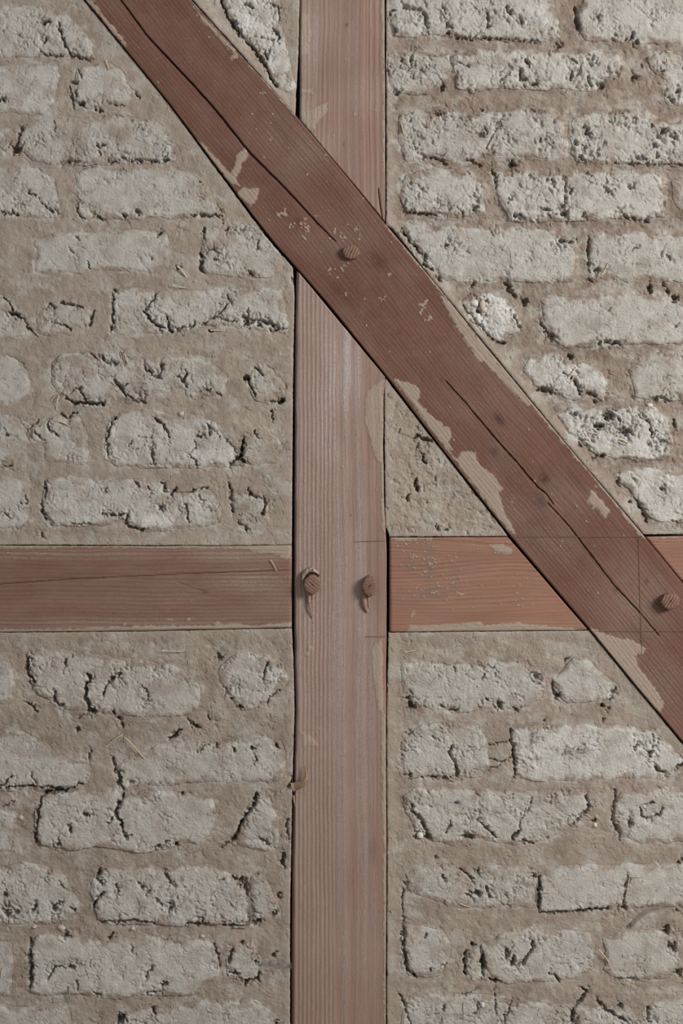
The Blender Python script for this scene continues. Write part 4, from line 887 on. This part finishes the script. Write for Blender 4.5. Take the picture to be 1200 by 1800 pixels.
# --- right rail, lapped behind the brace
rail_specks = []
for cx_, cy_, sx_, sy_, n_ in ((755, 990, 8, 18, 34), (755, 1040, 26, 9, 34), (800, 1030, 9, 16, 26), (718, 988, 6, 12, 12), (800, 985, 14, 6, 10), (900, 1022, 22, 8, 12), (880, 965, 16, 9, 22), (720, 960, 20, 8, 16), (930, 1060, 40, 10, 10)):
    for _ in range(n_):
        rail_specks.append((cx_ + rs.randn() * sx_, cy_ + rs.randn() * sy_, rs.uniform(.9, 2.0)))
rr_a = timber_patch(pts('684.5,945 800,944.5 892,944'), pts('684.5,1111 860,1109 1033,1107.5'), (1, 0), 0, -120, 161, 4.4, .5,
    knots=[(885, 975, 50, 26, 16, .0), (860, 1085, 60, 14, 8, .1)],
    smears=[pts('714,1112 720,1098 730,1100 800,1097 842,1091 850,1098 905,1094 925,1097 1005,1103 1016,1109 1010,1112 800,1114'), pts('858,957 880,956 902,966 897,976 880,972 862,964'), pts('718,1084 728,1070 730,1076 722,1088'), pts('684,944 760,943 760,948 700,952')],
    dusts=[(720, 990, 12, 18, 1.0), (755, 990, 12, 34, 1.2), (800, 1025, 12, 26, 1.0), (762, 1042, 26, 12, 1.1), (735, 950, 30, 9, 1.0), (715, 960, 30, 10, .6), (740, 985, 60, 40, .35), (820, 1060, 60, 20, .2), (700, 1030, 12, 40, .3)],
    specks=rail_specks, cham0=(2.5, 1.5), cham1=(2.5, 1.5), chamS=(3, 2), gdrift=14, ring_fn=fine_rings(6.4, .65))
rr_b = timber_patch(pts('1134,943.5 1250,942 1362,941'), pts('1268,1107 1300,1107 1362,1106'), (1, 0), 0, -120, 167, 4.4, .5,
    knots=[(1190, 965, 30, 20, 10, .15)], smears=[pts('1134,938 1205,938 1362,938 1362,944 1150,946')], cracks=[(1.6, 5, pts('1190,1020 1230,1024 1280,1026'))], cham0=(2.5, 1.5), cham1=(2.5, 1.5), chamS=(3, 2), ring_fn=fine_rings(6.4, .65))
rr_lap = block_poly([(890, 948), (1140, 946), (1272, 1104), (1030, 1104)], -119, -61)
rail_r = timber('timber_rail', [rr_a, rr_b, rr_lap], WOOD_RAIL_R, 'orange brown horizontal timber rail right of the post, running behind the brace', 'timber')

# ------------------------------------------------------------------ pegs, splinters, straw
def peg(parent, cx, cy, rx, ry, prot, lean, seed, stripe_ang, base=-20, label=None):
    """whittled peg end: faceted sides, sawn and slightly domed end with torn growth rings"""
    R = np.random.RandomState(seed)
    na, nr = 40, 9
    th = np.linspace(0, 2 * np.pi, na, endpoint=False)
    fac = 9 + R.randint(0, 3)
    ph = R.rand() * 6
    loc = (th + ph) % (2 * np.pi / fac) - np.pi / fac
    rad = np.cos(np.pi / fac) / np.cos(loc) * (1 + .04 * R.randn(na) * .5)
    ca, sa = math.cos(stripe_ang), math.sin(stripe_ang)
    V, D, U = [[cx + lean[0], cy + lean[1], prot]], [], []
    for i in range(1, nr + 1):
        f = i / nr
        for k in range(na):
            x, y = rx * rad[k] * f * math.cos(th[k]), ry * rad[k] * f * math.sin(th[k])
            st = x * ca + y * sa
            hh = prot - 1.4 * f ** 4 + .7 * math.sin(st * 1.25 + .6 * math.sin(y * .3)) + .12 * (x * sa - y * ca) * .4 + .5 * R.randn() * (f > .9)
            V.append([cx + lean[0] + x, cy + lean[1] + y, hh])
    # sides
    for s, (hh, sc) in enumerate(((prot * .75 - .6, 1.03), (prot * .35, 1.05), (2, 1.05), (base, 1.03))):
        for k in range(na):
            f = hh / prot if prot else 0
            f = max(0, f)
            V.append([cx + lean[0] * f + rx * rad[k] * sc * math.cos(th[k]), cy + lean[1] * f + ry * rad[k] * sc * math.sin(th[k]), hh + .3 * R.randn() * (s < 2)])
    V = np.array(V)
    nrings = nr + 4
    T = np.array([[0, 1 + (k + 1) % na, 1 + k] for k in range(na)])
    Q = []
    for i in range(nrings - 1):
        for k in range(na):
            a = 1 + i * na + k; b = 1 + i * na + (k + 1) % na
            Q.append([a, b, b + na, a + na])
    Q = np.array(Q)
    # flat cap at the hidden end
    c0 = 1 + (nrings - 1) * na
    V = np.concatenate([V, [[cx, cy, base]]])
    T = np.concatenate([T, [[len(V) - 1, c0 + k, c0 + (k + 1) % na] for k in range(na)]])
    st = (V[:, 0] - cx) * ca + (V[:, 1] - cy) * sa
    ring = .5 + .5 * np.sin(st * 1.25 + .6 * np.sin((V[:, 1] - cy) * .3))
    D = np.stack([ring, 0 * ring, .15 + 0 * ring, .0 * ring + .12], -1)
    U = np.stack([V[:, 1] * S, st * S, V[:, 2] * S], -1)
    P = to_world(V[:, 0], V[:, 1], V[:, 2])
    return mesh_obj('peg', P, [Q[:, ::-1], T], PEGWOOD, parent, D, U)

def sliver(name, parent, P3, w0, w1, th, mat):
    """thin tapering splinter along 3-D points, with real thickness"""
    P = np.array(P3, float); n = len(P)
    tan = np.gradient(P, axis=0); tan /= np.linalg.norm(tan, axis=1)[:, None]
    side = np.cross(tan, [0, 0, 1.0]); side /= np.linalg.norm(side, axis=1)[:, None] + 1e-9
    up = np.cross(side, tan)
    V = []
    for i in range(n):
        f = i / (n - 1); w = (w0 * (1 - f) + w1 * f) / 2
        for a, b in ((-1, -.3), (-1, .3), (0, 1), (1, .3), (1, -.3), (0, -1)):
            V.append(P[i] + side[i] * w * a + up[i] * th * b / 2)
    V = np.array(V); m = 6
    Q = np.array([[i * m + k, i * m + (k + 1) % m, (i + 1) * m + (k + 1) % m, (i + 1) * m + k] for i in range(n - 1) for k in range(m)])
    T = np.array([[0, k, k + 1] for k in range(1, m - 1)] + [[(n - 1) * m, (n - 1) * m + k + 1, (n - 1) * m + k] for k in range(1, m - 1)])
    return mesh_obj(name, to_world(V[:, 0], V[:, 1], V[:, 2]), [Q, T], mat, parent)

def arc(p0, p1, bow, lift, n=9, h0=0.0, h1=0.0):
    x0, y0 = p0; x1, y1 = p1
    out = []
    L = math.hypot(x1 - x0, y1 - y0); nx, ny = -(y1 - y0) / L, (x1 - x0) / L
    for i in range(n):
        t = i / (n - 1); s = math.sin(math.pi * t)
        out.append((x0 + (x1 - x0) * t + nx * bow * s, y0 + (y1 - y0) * t + ny * bow * s, h0 + (h1 - h0) * t + lift * s))
    return out

pg = peg(brace, 616, 446, 15, 12, 13, (1, -1), 5, .35)
pg = peg(brace, 1172, 1057, 16, 14, 19, (2, -1), 6, .5)
pg = peg(post, 548, 1026, 15, 17, 18, (1, 1), 7, -.9)
def collar(parent, cx, cy, rx, ry, a0, a1, seed):
    """crust of mud and torn fibres round a peg"""
    R = np.random.RandomState(seed)
    n = 22; V = []
    for i in range(n):
        a = a0 + (a1 - a0) * i / (n - 1); f = math.sin(math.pi * (i + .4) / (n - .2))
        j = 1 + .12 * R.randn()
        for (q, hh) in ((.86, -1), (.95, 10), (1.10 + .08 * R.randn(), 14 * j), (1.0 + .36 * f * j, 8 * j), (1.0 + .46 * f * j, -1)):
            V.append((cx + rx * q * math.cos(a), cy + ry * q * math.sin(a), hh * (.35 + .65 * f) + .5 * R.randn()))
    V = np.array(V); m = 5
    Q = np.array([[i * m + k, i * m + (k + 1) % m, (i + 1) * m + (k + 1) % m, (i + 1) * m + k] for i in range(n - 1) for k in range(m)])
    T = np.array([[0, k, k + 1] for k in range(1, m - 1)] + [[(n - 1) * m, (n - 1) * m + k + 1, (n - 1) * m + k] for k in range(1, m - 1)])
    return mesh_obj('mud_crust', to_world(V[:, 0], V[:, 1], V[:, 2]), [Q, T], COLLAR, parent)
collar(post, 548, 1022, 15, 18, math.radians(150), math.radians(330), 2)
sliver('splinter', post, arc((543, 1044), (549, 1086), 1.5, 3, 9, 3, 1), 7, 1.5, 2, SPLINTER)
sliver('splinter', post, arc((550, 1044), (545, 1064), -1.5, 3, 7, 3, 1), 5, 1.2, 1.6, SPLINTER)
pg = peg(post, 649, 1029, 13, 18, 15, (0, 1), 8, 1.4)
sliver('splinter', post, arc((641, 1044), (646, 1076), 3, 3, 9, 3, 1), 8, 6, 2, SPLINTER)
sliver('splinter', post, arc((649, 1046), (648, 1068), 1, 3, 7, 3, 1), 6, 3, 1.6, SPLINTER)
sliver('splinter', post, arc((513, 1384), (536, 1345), 13, 6, 11, -1, 6), 16, 1.5, 2, SPLINTER)
sliver('splinter', post, arc((516, 1398), (520, 1420), 1, 2, 7, -2, 0), 5, 1, 1.4, SPLINTER)

def pencil(parent, p0, p1, h):
    n = 14
    P = [(p0[0] + (p1[0] - p0[0]) * i / (n - 1), p0[1] + (p1[1] - p0[1]) * i / (n - 1), h) for i in range(n)]
    return sliver('pencil_line', parent, P, .8, .8, .5, PENCIL)
pencil(brace, (902, 943.5), (1128, 943.5), 4.1)
pencil(brace, (1042, 1109.5), (1262, 1109.5), 4.1)
pencil(brace, (1121, 946), (1127, 1150), 4.1)
pencil(post, (622, 952), (676, 951), .9)
pencil(post, (640, 1119), (677, 1119), .9)

STR = '''186,106 191,124 2.2;221,1287 186,1313 2.4;221,1296 254,1334 2.4;105,693 99,721 2.4;90,704 105,692 1.8;102,740 124,751 2.6;312,468 328,489 4;304,502 330,507 2;370,581 388,582 2.6;1105,1540 1097,1591 2.6;1105,1540 1128,1542 1.6
1050,1667 1070,1693 2.6;998,665 1012,645 2.2;1003,673 1009,660 2.2;1088,772 1103,779 2.4;1086,776 1102,782 2;1035,760 1050,763 2;1063,804 1073,800 2;1100,440 1108,432 2;1058,482 1068,462 2;152,1703 158,1720 1.6;2,1718 5,1701 1.8;808,1588 828,1594 2.2;814,1762 815,1786 1.8
286,1143 326,1146 2;712,1147 734,1142 2;309,1588 318,1602 2.2;705,218 709,235 2.2;762,186 774,182 2;1172,91 1182,91 2;475,984 486,1004 1.8;1146,768 1152,758 2;785,1362 798,1374 1.8;1030,1432 1045,1440 1.8;985,660 975,672 1.8;952,1420 965,1430 1.2;25,272 34,268 3;340,1555 340,1566 1.6;1167,686 1178,678 2.4;1186,470 1176,475 1.6'''
def hs(x, y):
    if 512 < x < 680 or (y > 958 and y < 1112 and x < 513): return 1.0
    return hgt(x, y)
def wall_of(x, y):
    for nm, (w, d) in panel_sdf.items():
        j = int((y - Y0) / G) - w[0].start; i = int((x - X0) / G) - w[1].start
        if 0 <= j < d.shape[0] and 0 <= i < d.shape[1] and d[j, i] < 1: return WALLS[nm]
    return rail_l
for q, item in enumerate(STR.replace('\n', ';').split(';')):
    a, b, c = item.split()
    p0 = tuple(float(t) for t in a.split(',')); p1 = tuple(float(t) for t in b.split(',')); w_ = float(c)
    mx, my = (p0[0] + p1[0]) / 2, (p0[1] + p1[1]) / 2
    top = max(hs(*p0), hs(mx, my), hs(*p1))
    big = math.hypot(p1[0] - p0[0], p1[1] - p0[1]) > 26
    P = arc(p0, p1, RNG.uniform(-1.5, 1.5), 1.2, 7, top + (5 if big else .6), max(hs(*p1), top - 3) + (.4 if big else .6))
    sliver('straw', wall_of(mx, my), P, w_, w_ * .7, w_ * .6, STRAW)
for a, b in (((121, 1733), (125, 1764)), ((215, 620), (221, 644)), ((1098, 1590), (1104, 1552))):
    top = max(hs(*a), hs(*b)) + .6
    sliver('straw', wall_of(*a), arc(a, b, .5, 1, 6, top, top), 3, 1.5, 1.5, STRAW_DARK)

# short chopped straw all over the earth, one heap of fibres for each panel
def fibres(nm, n, seed):
    R = np.random.RandomState(seed)
    w, d = panel_sdf[nm]
    jj, ii = np.nonzero(d < -4)
    pick = R.randint(0, len(jj), n)
    Vs, Qs = [], []
    c = 0
    for j, i in zip(jj[pick], ii[pick]):
        x, y = X[w][j, i], Y[w][j, i]
        if x < -30 or x > 1230 or y < -30 or y > 1830: continue
        a = R.rand() * np.pi; L = R.uniform(4, 11) / 2; r = R.uniform(.35, .75)
        dx, dy = math.cos(a) * L, math.sin(a) * L
        h0 = max(hgt(x - dx, y - dy), hgt(x, y) - 1) + .2; h1 = max(hgt(x + dx, y + dy), hgt(x, y) - 1) + .2; hm = max(hgt(x, y), (h0 + h1) / 2) + .4
        nx, ny = -math.sin(a) * r, math.cos(a) * r
        for (qx, qy, hh, f) in ((x - dx, y - dy, h0, .6), (x, y, hm, 1), (x + dx, y + dy, h1, .5)):
            Vs += [(qx + nx * f, qy + ny * f, hh), (qx, qy, hh + r * f * 1.4), (qx - nx * f, qy - ny * f, hh)]
        for s in (0, 3):
            for k in range(3):
                Qs.append([c + s + k, c + s + (k + 1) % 3, c + s + 3 + (k + 1) % 3, c + s + 3 + k])
        c += 9
    V = np.array(Vs)
    o = mesh_obj('straw_fibres', to_world(V[:, 0], V[:, 1], V[:, 2]), np.array(Qs), STRAW, WALLS[nm])
    o['kind'] = 'stuff'
for q, (nm, n) in enumerate((('wall_upper_left', 420), ('wall_lower_left', 380), ('wall_upper_right', 620), ('wall_lower_right', 460), ('wall_top_centre', 30), ('wall_middle_triangle', 40))):
    fibres(nm, n, 100 + q)

def lump(name, x, y, rx, ry, rh, mat, seed, sink=.15):
    R = np.random.RandomState(seed)
    nu, nv = 10, 6; V = []
    for i in range(nv + 1):
        f = math.pi * i / nv
        for k in range(nu):
            a = 2 * math.pi * k / nu
            q = 1 + .16 * R.randn()
            V.append((x + rx * q * math.sin(f) * math.cos(a), y + ry * q * math.sin(f) * math.sin(a), hgt(x, y) + rh * (-sink) + rh * math.cos(f)))
    V = np.array(V)
    Q = np.array([[i * nu + k, i * nu + (k + 1) % nu, (i + 1) * nu + (k + 1) % nu, (i + 1) * nu + k] for i in range(nv) for k in range(nu)])
    return mesh_obj(name, to_world(V[:, 0], V[:, 1], V[:, 2]), Q[:, ::-1], mat, wall_of(x, y))
for q, (x, y, rx, ry) in enumerate(((738, 1469, 6, 6), (848, 1767, 4, 5), (1046, 1451, 4, 5), (1142, 712, 7, 4), (834, 534, 7, 6))):
    lump('pebble', x, y, rx, ry, 3.5, STONE, q)['label'] = 'whitish pebble'
for q, (x, y, rx, ry) in enumerate(((108, 1632, 8, 7), (36, 1438, 6, 5), (847, 537, 6, 10), (860, 301, 5, 5), (233, 1633, 4, 3), (355, 1646, 5, 3), (318, 727, 6, 5), (60, 1630, 4, 3))):
    lump('pebble', x, y, rx, ry, 4, STONE_TAN, 30 + q)
for q, (x, y, rx, ry) in enumerate(((1114, 60, 4, 8), (416, 42, 5, 10), (1012, 727, 5, 4), (1091, 738, 4, 5), (697, 54, 4, 5), (693, 18, 5, 3), (911, 381, 6, 4), (804, 1410, 5, 3))):
    lump('charcoal_chip', x, y, rx, ry, 2.5, CHARCOAL, 60 + q)['label'] = 'black charcoal chip'

# ------------------------------------------------------------------ cobwebs
def cobweb(name, anchor, n, spread, seed, label):
    R = np.random.RandomState(seed)
    Vs, Qs = [], []
    c = 0
    for k in range(n):
        a = np.array(anchor[0]) + np.append(R.randn(2) * spread, 0); b = np.array(anchor[1]) + np.append(R.randn(2) * spread, 0)
        mid = np.array(anchor[2]) + np.append(R.randn(2) * spread * 1.6, R.rand() * 3)
        for i in range(9):
            t = i / 8
            p = a * (1 - t) ** 2 + 2 * mid * t * (1 - t) + b * t * t
            p[:2] += R.randn(2) * .35
            h = max(hs(p[0], p[1]), -3) + p[2] + .8
            r = .16
            Vs += [(p[0] + r, p[1] + r, h), (p[0] - r, p[1] + r, h), (p[0], p[1] - r, h + r)]
            if i:
                for m in range(3): Qs.append([c - 3 + m, c - 3 + (m + 1) % 3, c + (m + 1) % 3, c + m])
            c += 3
    V = np.array(Vs)
    o = mesh_obj(name, to_world(V[:, 0], V[:, 1], V[:, 2]), np.array(Qs), WEB)
    return tag(o, label, 'cobweb', None, 'stuff')
cobweb('cobweb', ((458, 1694, 1), (515, 1698, 3), (485, 1688, 4)), 34, 3.0, 1, 'small grey wisp of cobweb reaching from the lower left bricks to the post')
cobweb('cobweb', ((1105, 1632, 1), (1182, 1590, 1), (1140, 1588, 4)), 12, 3.2, 2, 'grey cobweb strands over the bricks at the lower right, under a bent straw')
print('verts', sum(len(o.data.vertices) for o in scene.objects if o.type == 'MESH'))
